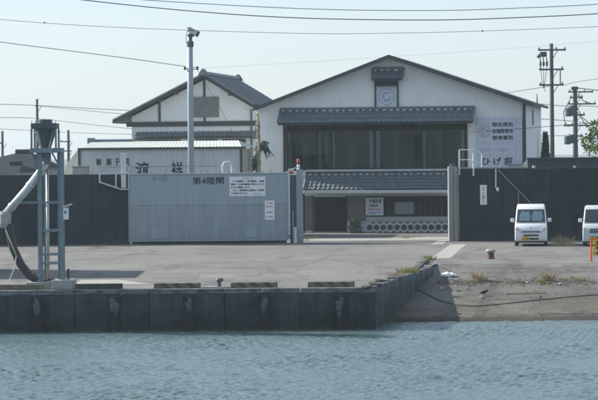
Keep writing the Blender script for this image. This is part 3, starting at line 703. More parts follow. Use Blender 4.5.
# steel bracket platform on the left wall, behind the gate's left end
bk = frame_thing(fw, 'steel_bracket', 'pale steel bracket frame projecting above the left flood wall', 'bracket')
P = lambda px, py, c=-0.25: (fw.x(px, py, c), c, fw.z_(px, py, c))
mb = MB(); mb.beam(P(99, 174), P(128, 172.8), 0.06); mb.beam(P(99, 172), P(99.3, 183), 0.07); mb.beam(P(99, 182), P(121, 189.4), 0.06); mb.beam(P(121, 189.4), P(130, 189), 0.06); mb.beam(P(115.5, 174), P(115.5, 187), 0.06); mb.beam(P(128, 173), P(128, 189), 0.05)
for q in (99, 115.5): mb.beam((P(q, 174)[0], -0.25, P(q, 174)[2]), (P(q, 174)[0], 0.0, P(q, 174)[2] - 0.02), 0.05)
mb.ob('frame', 'white_paint', bk)
mb = MB(); mb.box(P(119, 1)[0], P(123.8, 1)[0], -0.20, -0.06, fw.z_(121, 188), fw.z_(121, 153)); mb.ob('upright', 'white_paint', bk, bevel=0.01)
# handrails on the right flood wall
rl = frame_thing(fr, 'handrail', 'thin white handrail at the left end of the right flood wall top', 'railing')
P = lambda px, py, c=0.1: (fr.x(px, py, c), c, fr.z_(px, py, c))
for i, (px, a, b) in enumerate(((459, 150, 175), (473, 153, 176), (481.5, 153, 169))):
    mb = MB(); mb.tube([P(px, b, -0.04 if b > 170 else 0.1), P(px, a, -0.04 if b > 170 else 0.1)], 0.035 if i != 1 else 0.045, 8); mb.ob('post', 'white_paint', rl)
for py in (149.8, 159.8): 
    mb = MB(); mb.tube([P(459, py, 0.02), P(473, py, 0.02), P(482, py + 4, 0.1)], 0.022, 8); mb.ob('rail', 'white_paint', rl)
st = frame_thing(fr, 'pipe_stay', 'thin pale diagonal pipe running down the right flood wall to the van', 'pipe')
P = lambda px, py, c=-0.06: (fr.x(px, py, c), c, fr.z_(px, py, c))
mb = MB(); mb.tube([P(498, 170), P(531, 204)], 0.022, 8); mb.ob('stay', 'steel_grey', st)
mb = MB(); mb.tube([P(518, 190), P(518, 206)], 0.02, 8); mb.ob('drop_pipe', 'steel_grey', st)
dp = frame_thing(fr, 'drain_pipe', 'short white drain pipe hanging on the right flood wall below the signboard', 'pipe')
mb = MB(); mb.tube([P(495.3, 169), P(495.3, 188)], 0.035, 8); mb.ob('pipe', 'white_paint', dp)
mb = MB(); mb.box(P(494, 1)[0], P(496.6, 1)[0], -0.12, -0.002, fr.z_(495, 191), fr.z_(495, 187.5)); mb.ob('outlet', 'sign_white', dp, bevel=0.01)
vs = frame_thing(fr, 'wall_sign', 'narrow upright white sign with faded red characters on the right flood wall', 'sign')
x0, x1, z0, z1 = fr.x(479.7), fr.x(486.3), fr.z_(483, 204.7), fr.z_(483, 185)
MB().box(x0, x1, -0.02, -0.002, z0, z1).ob('board', 'sign_white', vs)
text('立入禁止', 'ink_red', vs, x0 + 0.08, x1 - 0.08, z0 + 0.05, z1 - 0.05, -0.022, vertical=True, bold=0.02)
# railing and pipe clutter seen above the gate top
rl2 = frame_thing(fg, 'guard_arch', 'small white steel arch standing just behind the flood gate top', 'railing')
P = lambda px, py, c=1.2: (fg.x(px, py, c), c, fg.z_(px, py, c))
mb = MB(); mb.tube([(P(222, 165)[0], 1.2, 0), P(222.3, 166), P(224, 162.5), P(229, 162), P(231.5, 166), (P(231.5, 165)[0], 1.2, 0)], 0.05, 8); mb.ob('hoop', 'white_paint', rl2)
hp = frame_thing(fg, 'handrail', 'long thin grey handrail along the back of the flood gate', 'railing')
mb = MB(); mb.tube([P(104, 167), P(218, 166)], 0.025, 6); mb.ob('rail', 'steel_grey', hp)
for px in (126, 142, 205, 214):
    mb = MB(); mb.tube([P(px, 166.5), (P(px, 165)[0], 1.2, 0)], 0.03, 6); mb.ob('post', 'steel_grey', hp)

# ================================================================== MAIN RESTAURANT BUILDING
B = Fr(390, 127.3, 9.5)
mbd = frame_thing(B, 'restaurant_building', 'broad white gabled restaurant with tiled canopies behind the gate opening', 'building')
L = 12.0
xl, xr = B.x(257, 150), B.x(526, 150)
ze = B.z_(257, 110)                         # where the gable starts at the left wall
pk = B.at(388, 57)
wx0, wx1, wz0, wz1 = B.x(286), B.x(466), B.z_(390, 170), B.z_(390, 124)
dx0, dx1, dz1 = B.x(313.5), B.x(345.5), B.z_(330, 197)
zer = B.z_(526, 100)
zc = min(ze, zer) - 0.02
mb = MB(); mb.holes(xl, xr, 0, zc, [(wx0, wx1, wz0, wz1), (dx0, dx1, 0.02, dz1)], 0, 0.25)
mb.quad((xl, 0, zc), (xr, 0, zc), (xr, 0, zer), (pk[0], 0, pk[1]), (xl, 0, ze))
mb.quad((xl, 0, 0), (xl, 0, ze), (xl, L, ze), (xl, L, 0)); mb.quad((xr, 0, 0), (xr, L, 0), (xr, L, zer), (xr, 0, zer))
mb.quad((xl, L, 0), (xl, L, ze), (pk[0], L, pk[1]), (xr, L, zer), (xr, L, 0))
mb.ob('wall', 'white_plaster', mbd)
# roof
OV = 0.75
pt = B.at(388, 54.6, -OV); tl = B.at(252.6, 107.3, -OV); tr = B.at(532.5, 102.4, -OV)
th = 0.13
mb = MB(); mb.prism([(tl[0], tl[1] - 0.02), (pt[0], pt[1] - 0.0), (pt[0], pt[1] - th), (tl[0] + 0.05, tl[1] - th - 0.02)], -OV, L + 0.5); mb.ob('roof_slope', 'roof_metal', mbd)
mb = MB(); mb.prism([(pt[0], pt[1]), (tr[0], tr[1]), (tr[0] - 0.05, tr[1] - th), (pt[0], pt[1] - th)], -OV, L + 0.5); mb.ob('roof_slope', 'roof_metal', mbd)
for a, b in ((tl, pt), (pt, tr)):          # barge boards
    mb = MB(); mb.prism([(a[0], a[1] - 0.06), (b[0], b[1] - 0.06), (b[0], b[1] - 0.21), (a[0], a[1] - 0.20)], -OV - 0.04, -OV - 0.002); mb.ob('barge_board', 'roof_metal', mbd)
# downpipe, gutter elbow and side slit window
mb = MB(); x = B.x(524.6); mb.tube([(x, -0.09, 0), (x, -0.09, B.z_(525, 103)), (x + 0.05, -0.4, B.z_(525, 100.5))], 0.075, 10); mb.ob('downpipe', 'steel_dark', mbd, smooth=True)
zz = B.z_(526, 124)
mb = MB(); mb.box(xr + 0.002, xr + 0.03, 4.6, 5.4, zz, zz + 0.85); so_ = mb.ob('side_window', 'black_plastic', mbd)
def canopy(px0, px1, zt_, zb_, dep, cols_, rows_, name, parent, thick=0.06):
    """tiled canopy from the wall (top, zt_) out to the eave (bottom, zb_)"""
    x0, x1 = px0, px1
    tb = MB(); tb.tiles((x0, 0.0, zt_), (x1 - x0, 0, 0), (0, -dep, zb_ - zt_), cols_, rows_, 0.035, 0.04)
    co = tb.ob(name, 'roof_tile', parent, kind='stuff', smooth=False)
    mb = MB(); mb.prismx([(0.0, zt_ - 0.05), (0.0, zt_ - 0.02), (-dep, zb_ - 0.02), (-dep, zb_ - 0.09), (0.0, zt_ - 0.14)], x0, x1); mb.ob('canopy_board', 'timber_trim', parent)
    mb = MB(); mb.tube([(x0, -0.05, zt_ + 0.05), (x1, -0.05, zt_ + 0.05)], 0.085, 10); mb.ob('ridge_tile', 'roof_tile', parent)
    for xx in (x0, x1):
        mb = MB(); mb.tube([(xx, 0.0, zt_ + 0.05), (xx, -dep, zb_ + 0.05)], 0.075, 10); mb.ob('verge_tile', 'roof_tile', parent)
    return co
# upper canopy over the big window
c0, c1 = B.x(277.5, 115, -0.9), B.x(472, 115, -0.9)
zt_, zb_ = B.z_(375, 109.3), B.z_(375, 122.6, -0.9)
canopy(c0, c1, zt_, zb_, 0.9, 38, 3, 'canopy_tiles', mbd)
def mortar_glint(x0, x1, z, y, step, parent):
    mb = MB(); x = x0
    while x < x1:
        wdt = step * random.uniform(0.3, 0.6); mb.box(x, min(x + wdt, x1), y - 0.02, y, z - 0.03, z + 0.03); x += step
    mb.ob('ridge_glint', 'mortar_glint', parent, kind='stuff')  # white dashes stand in for highlights on the shining ridge tile ends
mortar_glint(c0 + 0.1, c1 - 0.1, zt_ - 0.04, -0.16, 0.36, mbd)
# emblem bay
e0, e1 = B.x(371.5, 75, -0.5), B.x(401.5, 75, -0.5)
ezt, ezb = B.z_(386, 69.5), B.z_(386, 79, -0.5)
canopy(e0, e1, ezt, ezb, 0.5, 6, 2, 'emblem_canopy_tiles', mbd)
mortar_glint(e0 + 0.05, e1 - 0.05, ezt - 0.04, -0.14, 0.36, mbd)
ex0, ex1 = B.x(376.8), B.x(397.6); ez0, ez1 = B.z_(387, 107.5), B.z_(387, 86)
mb = MB(); mb.box(ex0 - 0.06, ex1 + 0.06, -0.32, -0.002, ez1 + 0.0, B.z_(387, 80.8)); mb.ob('lintel', 'brown_wood', mbd)
for a, b in ((ex0 - 0.08, ex0), (ex1, ex1 + 0.08)):
    mb = MB(); mb.box(a, b, -0.12, -0.002, ez0 - 0.1, ez1 - 0.003); mb.ob('emblem_jamb', 'timber_trim', mbd)
em = MB().box(ex0 + 0.005, ex1 - 0.005, -0.08, -0.002, ez0, ez1 - 0.005).ob('emblem_panel', 'emblem_panel', mbd)
ecx, ecz = (ex0 + ex1) / 2, (ez0 + ez1) / 2
ring(ecx, ecz, 0.38, 0.45, -0.083, 'emblem_blue', em)
for q in range(5):
    a = R_(50 + q * 62); mb = MB(); r = 0.24
    mb.tube([(ecx + r * math.cos(a + t) * (1 - 0.25 * t), -0.083, ecz + r * math.sin(a + t) * (1 - 0.25 * t)) for t in np.linspace(0, 1.3, 7)], 0.03, 4); mb.ob('emblem_stroke', 'emblem_blue', em)
# big upper window
wn = MB()
FRY = 0.10
fw_ = 0.07
wn.box(wx0, wx1, FRY, FRY + 0.08, wz1 - 0.34, wz1 - 0.28); wn.box(wx0, wx1, FRY, FRY + 0.08, wz0, wz0 + 0.09)
wf = wn.ob('window_frame', 'dark_wood', mbd)
mull = [286.5, 291.5, 316.5, 331, 374, 402, 420.5, 444, 465.3]
for px in mull:
    x = B.x(px); MB().box(x - 0.045, x + 0.045, FRY - 0.003, FRY + 0.085, wz0 + 0.001, wz1).ob('mullion', 'brown_wood', wf)
for a, b in zip(mull[:-1], mull[1:]):
    MB().box(B.x(a) + 0.045, B.x(b) - 0.045, FRY + 0.03, FRY + 0.04, wz0 + 0.09, wz1 - 0.34).ob('pane', 'window_glass', wf)
nb_ = 14
for i in range(nb_):
    a, b = wx0 + (wx1 - wx0) * i / nb_, wx0 + (wx1 - wx0) * (i + 1) / nb_
    MB().box(a + 0.01, b - 0.01, FRY + 0.01, FRY + 0.05, wz1 - 0.28, wz1 - 0.001).ob('transom_board', 'brown_wood' if i % 3 else 'dark_wood', wf)
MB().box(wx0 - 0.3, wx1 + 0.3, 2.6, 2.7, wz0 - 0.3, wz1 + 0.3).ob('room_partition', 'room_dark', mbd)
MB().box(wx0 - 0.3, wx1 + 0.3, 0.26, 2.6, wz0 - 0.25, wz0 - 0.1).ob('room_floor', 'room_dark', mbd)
for px, a, m_, dd in ((300, 9, 'louver', 2.2), (322, 4, 'pink_board', 1.6), (345, 10, 'hex_tile', 2.3), (390, 6, 'louver', 2.4), (410, 5, 'timber_trim', 1.2), (436, 8, 'hex_tile', 2.2), (455, 4, 'louver', 2.0)):
    x = B.x(px); MB().box(x - a / 40, x + a / 40, dd, dd + 0.05, wz0 + 0.05 + 0.3 * (px % 3), wz1 - 0.35 - 0.2 * (px % 2)).ob('room_screen', m_, mbd)
for px, hw_ in ((288.5, 0.10), (319, 0.05), (333, 0.05), (370.8, 0.10), (377.4, 0.10), (423.5, 0.06), (462.5, 0.08)):
    x = B.x(px); mb = MB(); mb.corr(x - hw_, x + hw_, wz0 + 0.1, wz1 - 0.36, FRY + 0.2, 0.06, 0.03); mb.ob('curtain', 'curtain', mbd)
MB().box(B.x(283.5), B.x(286), -0.06, -0.002, wz0 - 0.05, wz1).ob('window_post', 'brown_wood', mbd)
MB().box(B.x(466), B.x(467.6), -0.06, -0.002, wz0 - 0.05, wz1).ob('window_post', 'brown_wood', mbd)
# lower canopy with white sill beam above and gutter board below
l0, l1 = B.x(303, 180, -1.3), B.x(452, 180, -1.3)
lzt, lzb = B.z_(375, 173.0, -0.1), B.z_(375, 189.6, -1.3)
canopy(l0, l1, lzt, lzb, 1.3, 31, 5, 'lower_canopy_tiles', mbd)
mortar_glint(l0 + 0.1, l1 - 0.1, lzt - 0.06, -0.18, 0.34, mbd)
MB().box(l0 - 0.1, l1 + 0.3, -0.22, -0.002, lzt + 0.10, B.z_(375, 169.3)).ob('sill_beam', 'eave_board', mbd, bevel=0.01)
MB().box(l0, l1, -1.42, -1.30, lzb - 0.19, lzb - 0.03).ob('gutter', 'eave_board', mbd, bevel=0.02)
MB().tube([(l0 + 0.2, -1.0, lzb), (l0 + 0.45, -1.15, lzb + 0.08)], 0.07, 10).ob('ridge_ornament', 'mortar_glint', mbd)
# ground floor front
for px in (306.5,):
    MB().box(B.x(px - 1), B.x(px + 1), -1.2, -1.05, 0, lzb - 0.1).ob('canopy_post', 'dark_wood', mbd)
dr = MB().box(dx0 + 0.02, dx1 - 0.02, 0.14, 0.2, 0.04, dz1 - 0.02).ob('door', 'dark_wood', mbd)
xm = (dx0 + dx1) / 2
for i in range(4):
    x = dx0 + (dx1 - dx0) * i / 4
    MB().box(x + 0.04, x + (dx1 - dx0) / 4 - 0.04, 0.115, 0.139, 0.1, dz1 - 0.1).ob('door_panel', 'brown_wood', dr)
MB().box(dx0 - 0.06, dx0, -0.05, -0.002, 0, dz1 + 0.06).ob('door_jamb', 'dark_wood', mbd); MB().box(dx1, dx1 + 0.06, -0.05, -0.002, 0, dz1 + 0.06).ob('door_jamb', 'dark_wood', mbd)
MB().box(dx0 - 0.5, dx0 - 0.07, -0.02, -0.002, 0.1, dz1 + 0.06).ob('side_plaster', 'beige_plaster', mbd)
MB().box(dx1 + 0.065, B.x(366), -0.02, -0.002, B.z_(355, 221), B.z_(355, 196)).ob('side_plaster', 'beige_plaster', mbd)
bx0, bx1 = B.x(383), B.x(452); bz0, bz1 = B.z_(415, 216.4), B.z_(415, 196)
n = 13
for i in range(n):
    a, b = bx0 + (bx1 - bx0) * i / n, bx0 + (bx1 - bx0) * (i + 1) / n
    MB().box(a + 0.012, b - 0.012, -0.06 - 0.004 * (i % 2), -0.002, bz0, bz1).ob('cladding_board', 'dark_wood', mbd, bevel=0.006)
MB().box(B.x(366), bx0, -0.05, -0.002, bz0, bz1).ob('cladding_board', 'dark_wood', mbd)
MB().box(B.x(394.7), B.x(413.6), -0.10, -0.066, B.z_(404, 214.2), B.z_(404, 202)).ob('shutter_panel', 'steel_grey', mbd, bevel=0.01)
# plaster ledge, hexagon tile band and footing
h0, h1 = B.x(345.8), B.x(452)
ha0 = B.x(366)
MB().box(ha0, h1, -0.34, -0.002, B.z_(400, 221.2), B.z_(400, 216.6)).ob('plaster_ledge', 'ledge_plaster', mbd, bevel=0.01)
hz0, hz1 = B.z_(400, 232.6), B.z_(400, 221.6)
MB().box(ha0, h1, -0.30, -0.002, hz0, hz1).ob('mortar_band', 'mortar_glint', mbd)
MB().box(dx1 + 0.065, ha0 - 0.004, -0.10, -0.002, hz0, hz1).ob('mortar_band', 'mortar_glint', mbd)
MB().box(dx1 + 0.065, h1, -0.36, -0.002, -0.02, hz0 - 0.004).ob('footing', 'block_grey', mbd)
HR = 0.158
pitch_ = 0.365
def hexmesh(r, half=0):
    pts = [(r * math.cos(R_(30 + 60 * k)), r * math.sin(R_(30 + 60 * k))) for k in range(6)]
    if half: pts = [(x, z) for x, z in pts if z * half >= -1e-6 and abs(z) > 1e-6 or abs(z) < 1e-6]
    if half == 1: pts = [(-r * 0.866, 0), (r * 0.866, 0), (r * 0.866, r * 0.35), (0, r * 0.78), (-r * 0.866, r * 0.35)]
    mb = MB(); mb.prism(pts, -0.03, 0); me = mb.mesh('hexagon_tile'); me.materials.append(M['hex_tile']); return me
hm = hexmesh(HR)
def tri(r, up):
    s_ = 1 if up else -1
    mb = MB(); mb.prism([(-r * 0.62, 0), (r * 0.62, 0), (0, s_ * r * 0.42)], -0.03, 0); me = mb.mesh('half_tile'); me.materials.append(M['hex_tile']); return me
t_up, t_dn = tri(0.19, True), tri(0.19, False)
def put(me, name, par, loc):
    o = bpy.data.objects.new(name, me); COL.objects.link(o); o.parent = par; o.location = loc; return o
zc_ = (hz0 + hz1) / 2
for (a, b, y) in ((ha0, h1, -0.302), (dx1 + 0.065, ha0, -0.102)):
    k = 0; x = a + pitch_ * 0.55
    while x < b - 0.12:
        put(hm, 'hexagon_tile', mbd, (x, y, zc_))
        if x + pitch_ / 2 < b - 0.12:
            put(t_up, 'half_tile', mbd, (x + pitch_ / 2, y, hz0 + 0.03)); put(t_dn, 'half_tile', mbd, (x + pitch_ / 2, y, hz1 - 0.03))
        x += pitch_
# notice next to the entrance
x0, x1, z0, z1 = B.x(365.6), B.x(383.2), B.z_(374, 215.3), B.z_(374, 197.6)
nb = MB().box(x0, x1, -0.16, -0.12, z0, z1).ob('menu_board', 'sign_white', mbd); ww, hh = x1 - x0, z1 - z0
line('大漁定食', 'ink', nb, 0.20, 0.90, 0.08, 0.22, -0.163, 0.03)
line('お食事処営業中', 'ink', nb, 0.18, 0.74, 0.38, 0.13, -0.163, 0.03)
line('海鮮丼定食', 'ink_red', nb, 0.10, 0.84, 0.60, 0.12, -0.163, 0.02)
line('ご宴会承ります', 'ink_blue', nb, 0.10, 0.92, 0.80, 0.12, -0.163, 0.03)
# tiled signboard on the right of the facade
s0, s1, sz0, sz1 = B.x(477), B.x(522.5), B.z_(500, 168), B.z_(500, 117.5)
sg = MB().box(s0, s1, -0.08, -0.002, sz0, sz1).ob('signboard', 'sign_joint', mbd)
nx, nz = 7, 8
for i in range(nx):
    for j in range(nz):
        a, b = s0 + (s1 - s0) * i / nx, s0 + (s1 - s0) * (i + 1) / nx; c, d = sz0 + (sz1 - sz0) * j / nz, sz0 + (sz1 - sz0) * (j + 1) / nz
        MB().box(a + 0.008, b - 0.008, -0.092, -0.079, c + 0.008, d - 0.008).ob('sign_cell', 'sign_cell', sg)
ty = -0.095
for py, s_ in ((124.4, '御会席処'), (131.0, '各種御宴会'), (137.6, '御食事処')):
    text(s_, 'sign_ink', sg, B.x(492.4), B.x(513.6), B.z_(503, py + 2.2), B.z_(503, py - 2.2), ty, bold=0.03)
text('仕出し・折詰', 'ink_faded', sg, B.x(480), B.x(507), B.z_(495, 151.8), B.z_(495, 148.2), ty, bold=0.02)
text('ひ げ 叙', 'sign_ink', sg, B.x(482.3), B.x(512.6), B.z_(497, 165.2), B.z_(497, 157.2), ty, bold=0.03)
rc = B.at(484.6, 131.5); ring(rc[0], rc[1], 0.24, 0.31, ty, 'emblem_blue', sg)
for q in range(3):
    a = R_(90 + 120 * q); MB().tube([(rc[0] + 0.15 * math.cos(a + t), ty, rc[1] + 0.15 * math.sin(a + t)) for t in np.linspace(0, 1.5, 5)], 0.03, 4).ob('emblem_stroke', 'emblem_blue', sg)
MB().box(B.x(509), B.x(525), -0.5, -0.1, B.z_(515, 170), B.z_(515, 163.6)).ob('equipment_cover', 'steel_grey', mbd, bevel=0.02)
# roof antenna
x = B.x(536.5, 100, 3.0); MB().tube([(x, 3.0, B.z_(536, 105, 3)), (x, 3.0, B.z_(536, 93.5, 3))], [0.06, 0.02], 6).ob('vent_pipe', 'steel_grey', mbd)
# entrance planter
fpz = Fr(355, 126.3)
pz = frame_thing(fpz, 'planter_box', 'dark low planter tub beside the entrance door', 'planter')
MB().prism([(fpz.x(348.5), 0.32), (fpz.x(361.5), 0.32), (fpz.x(360.5), 0.02), (fpz.x(349.5), 0.02)], -0.25, 0.25).ob('tub', 'rubble', pz, bevel=0.02)
def leaves(n, c, rad, size, seed, flat=0.0, droop=0.0):
    r = np.random.RandomState(seed); mb = MB()
    for i in range(n):
        v = r.normal(size=3); v /= np.linalg.norm(v); v *= (r.rand() ** 0.45); p = Vector(c) + Vector((v[0] * rad[0], v[1] * rad[1], v[2] * rad[2]))
        a = Vector(r.normal(size=3)).normalized(); b = a.cross(Vector(r.normal(size=3))).normalized(); s_ = size * (0.6 + 0.8 * r.rand())
        mb.v += [tuple(p - a * s_), tuple(p + b * s_ * 0.45), tuple(p + a * s_), tuple(p - b * s_ * 0.45)]; k = len(mb.v); mb.f.append((k - 4, k - 3, k - 2, k - 1))
    return mb
leaves(260, (fpz.x(355), 0, 0.52), (0.33, 0.22, 0.24), 0.07, 3).ob('shrub', 'leaf_dark', pz, raw=True)

# ================================================================== LEFT HOUSE
H = Fr(203, 140.0, 9.0)
hs = frame_thing(H, 'tiled_house', 'two storey white house with grey tiled gable roof behind the corrugated shed', 'house')
HOV = 0.6; HL = 11.0
pk = H.at(203, 74.5, -HOV); tl = H.at(112, 121, -HOV); tr = H.at(253.5, 105.0, -HOV)
hxl, hxr = H.x(132), H.x(256)
sl_l = (pk[1] - tl[1]) / (pk[0] - tl[0]); sl_r = (pk[1] - tr[1]) / (tr[0] - pk[0])
zl, zr_ = pk[1] - (pk[0] - hxl) * sl_l - 0.25, pk[1] - (hxr - pk[0]) * sl_r - 0.25
mb = MB(); mb.prism([(hxl, 0), (hxr, 0), (hxr, zr_), (pk[0], pk[1] - 0.25), (hxl, zl)], 0, HL - 0.6); mb.ob('wall', 'house_plaster', hs)
for s_, t_ in ((0, tl), (1, tr)):
    A = Vector((0, HL, 0)); Pp = Vector((pk[0], -HOV, pk[1])); Bv = Vector((t_[0] - pk[0], 0, t_[1] - pk[1]))
    mb = MB(); mb.prism([(pk[0], pk[1] - 0.02), (t_[0], t_[1] - 0.02), (t_[0], t_[1] - 0.14), (pk[0], pk[1] - 0.14)], -HOV, HL - HOV); ro = mb.ob('roof_slope', 'timber_trim', hs)
    tb = MB(); tb.tiles(Pp, A, Bv, 38, 14, 0.04, 0.045, 5); tb.ob('roof_tiles', 'house_tile', hs, kind='stuff')
    mb = MB(); mb.tube([(pk[0], -HOV + 0.05, pk[1] + 0.06), (t_[0], -HOV + 0.05, t_[1] + 0.04)], 0.065, 8); mb.ob('verge_tile', 'house_tile', hs)
MB().box(pk[0] - 0.14, pk[0] + 0.14, -HOV, HL - HOV, pk[1] + 0.0, pk[1] + 0.19).ob('ridge', 'house_tile', hs, bevel=0.04)
for y in (-HOV - 0.1, HL - HOV):
    mb = MB(); mb.prism([(pk[0] - 0.34, pk[1] - 0.08), (pk[0] + 0.34, pk[1] - 0.08), (pk[0] + 0.22, pk[1] + 0.14), (pk[0] + 0.09, pk[1] + 0.33), (pk[0] - 0.09, pk[1] + 0.33), (pk[0] - 0.22, pk[1] + 0.14)], y, y + 0.14); mb.ob('ridge_end_tile', 'house_tile', hs, bevel=0.03)
MB().box(hxl - 0.3, hxr, -0.10, -0.002, H.z_(190, 126.3), H.z_(190, 121.5)).ob('tie_band', 'timber_trim', hs)
for px, a in ((160, 98), (205, 80)):
    x = H.x(px); MB().box(x - 0.06, x + 0.06, -0.06, -0.002, H.z_(px, 121.4), H.z_(px, a)).ob('gable_stud', 'timber_trim', hs)
for px, py in ((160.5, 99), (176, 92), (231, 93)):
    x, z = H.at(px, py); MB().box(x - 0.1, x + 0.1, -HOV + 0.05, 0, z - 0.16, z + 0.12).ob('purlin_end', 'timber_trim', hs)
lv = MB().box(H.x(194), H.x(219.4), -0.10, -0.002, H.z_(206, 117.3), H.z_(206, 97)).ob('attic_shutter', 'louver', hs)
za, zb = H.z_(206, 117.3), H.z_(206, 97)
for i in range(9):
    c = za + (zb - za) * (i + 0.1) / 9; MB().box(H.x(194) + 0.04, H.x(219.4) - 0.04, -0.125, -0.101, c, c + (zb - za) / 9 * 0.75).ob('slat', 'louver', lv)
# skirt roof and the window row under it
sk0, sk1 = H.x(134, 135, -0.7), H.x(256, 135, -0.7)
tb = MB(); tb.tiles((sk0, 0, H.z_(190, 131.5)), (sk1 - sk0, 0, 0), (0, -0.75, H.z_(190, 137, -0.75) - H.z_(190, 131.5)), 26, 3, 0.035, 0.04); tb.ob('skirt_tiles', 'house_tile', hs, kind='stuff')
MB().box(sk0, sk1, -0.74, -0.002, H.z_(190, 138.8, -0.75), H.z_(190, 137.4, -0.75)).ob('skirt_board', 'timber_trim', hs)
MB().box(hxl + 0.02, H.x(146), -0.02, -0.002, H.z_(190, 152), H.z_(190, 139)).ob('clay_panel', 'pink_board', hs)
wins = [(147, 158), (158, 169.5), (169.5, 180.5), (196, 207), (207, 218), (222, 233), (233, 246)]
for i, (a, b) in enumerate(wins):
    x0, x1 = H.x(a), H.x(b); zz0, zz1 = H.z_(190, 152), H.z_(190, 139.6)
    mb = MB()
    for q in (x0, x1 - 0.06): mb.box(q, q + 0.06, -0.05, -0.002, zz0, zz1)
    mb.box(x0 + 0.06, x1 - 0.06, -0.05, -0.002, zz1 - 0.06, zz1)
    wo = mb.ob('window', 'timber_trim', hs); MB().box(x0 + 0.06, x1 - 0.06, -0.02, -0.0025, zz0, zz1 - 0.06).ob('pane', 'emblem_blue' if i in (0, 3) else 'screen_dark', wo)
MB().tube([(H.x(252), -0.1, 0), (H.x(252), -0.1, H.z_(252, 109))], 0.05, 8).ob('downpipe', 'steel_dark', hs)

# ================================================================== CORRUGATED SHED
C = Fr(160, 122.0, 6.0)
sh = frame_thing(C, 'corrugated_shed', 'long low pale corrugated shed with green roof behind the flood gate', 'shed')
cx0, cx1 = C.x(80.5), C.x(241)
cz = C.z_(160, 149.3)
mb = MB(); mb.corr(cx0, cx1, 0, cz, 0.0, 0.14, 0.025); mb.ob('front_sheet', 'corrugated', sh, raw=True)
mb = MB(); mb.quad((cx1, 0, 0), (cx1, 5, 0), (cx1, 5, cz), (cx1, 0, cz)); mb.quad((cx0, 0, 0), (cx0, 0, cz), (cx0, 5, cz), (cx0, 5, 0)); mb.quad((cx0, 5, 0), (cx0, 5, cz), (cx1, 5, cz), (cx1, 5, 0)); mb.ob('side_wall', 'cream_wall', sh)
MB().box(cx0 - 0.12, cx1 + 0.1, -0.16, 0.02, cz, cz + 0.10).ob('fascia', 'brown_metal', sh)
for x in (cx0 - 0.05, cx1 + 0.02): MB().box(x - 0.07, x + 0.05, -0.06, 0.06, 0, cz - 0.002).ob('corner_post', 'brown_metal', sh)
zr2 = C.z_(160, 141.2, 2.4)
gx0_, gx1_ = C.x(92, 142, 2.4), C.x(238, 142, 2.4)
mb = MB()
nr = 46
for i in range(nr):                       # ribbed roof sheet
    t0, t1 = i / nr, (i + 1) / nr
    e = lambda t: Vector((cx0 - 0.05 + (cx1 + 0.1 - cx0) * t, -0.1, cz + 0.105)); r_ = lambda t: Vector((gx0_ + (gx1_ - gx0_) * t, 2.4, zr2))
    tm = t0 + 0.82 * (t1 - t0); up = Vector((0, 0, 0.012))
    mb.quad(e(t0), e(tm), r_(tm), r_(t0)); mb.quad(e(tm), e(tm) + up, r_(tm) + up, r_(tm)); mb.quad(e(tm) + up, e(t1) + up, r_(t1) + up, r_(tm) + up); mb.quad(e(t1) + up, e(t1), r_(t1), r_(t1) + up)
mb.ob('roof_sheet', 'green_roof', sh, raw=True)
mb = MB(); mb.quad((cx0 - 0.05, 5.1, cz + 0.1), (cx1 + 0.1, 5.1, cz + 0.1), (gx1_, 2.4, zr2), (gx0_, 2.4, zr2)); mb.quad((cx0 - 0.05, -0.1, cz + 0.1), (gx0_, 2.4, zr2), (cx0 - 0.05, 5.1, cz + 0.1)); mb.quad((cx1 + 0.1, -0.1, cz + 0.1), (cx1 + 0.1, 5.1, cz + 0.1), (gx1_, 2.4, zr2)); mb.ob('roof_back', 'green_roof', sh)
mb = MB(); mb.tube([(gx0_ - 0.1, 2.4, zr2 + 0.04), (C.x(132, 142, 2.4), 2.4, zr2 + 0.04)], 0.09, 8); mb.box(gx0_ - 0.25, gx0_ + 0.12, 2.3, 2.5, zr2 - 0.22, zr2 + 0.2); mb.ob('ridge_tile', 'roof_tile', sh)
for s_, a, b in (('御', 96, 101), ('菓', 106.2, 111.4), ('子', 115, 119.4), ('司', 124.2, 129.2)):
    text(s_, 'ink', sh, C.x(a), C.x(b), C.z_(110, 165.2), C.z_(110, 158.6), -0.03, bold=0.02)
for s_, a, b in (('渡', 135.5, 149.0), ('祥', 171.5, 182.5)):
    text(s_, 'ink', sh, C.x(a), C.x(b), C.z_(142, 176.5), C.z_(142, 162.3), -0.03, bold=0.02)
# small block outbuilding and pale roof left of the shed
K = Fr(80, 120.0)
bo = frame_thing(K, 'block_hut', 'small grey block hut peeping over the left flood wall', 'hut')
MB().box(K.x(72.2), K.x(86.5), 0, 1.6, 0, K.z_(80, 166.8)).ob('wall', 'block_grey', bo, bevel=0.01)
MB().box(K.x(71.8), K.x(86.9), -0.05, 1.65, K.z_(80, 166.8), K.z_(80, 166.0)).ob('roof', 'pillar_concrete', bo)
K2 = Fr(75, 128.0)
gh = frame_thing(K2, 'greenhouse_roof_shed', 'pale green steep roofed lean-to left of the corrugated shed', 'lean-to')
pts = [(K2.x(64), 0), (K2.x(96), 0), (K2.x(96), K2.z_(96, 148.5)), (K2.x(79), K2.z_(79, 149)), (K2.x(66), K2.z_(66, 166)), (K2.x(64), K2.z_(64, 174))]
MB().prism(pts, 0, 3).ob('wall', 'green_roof', gh)
MB().beam((K2.x(79), -0.04, K2.z_(79, 149)), (K2.x(66), -0.04, K2.z_(66, 166)), 0.07).ob('verge', 'white_paint', gh)
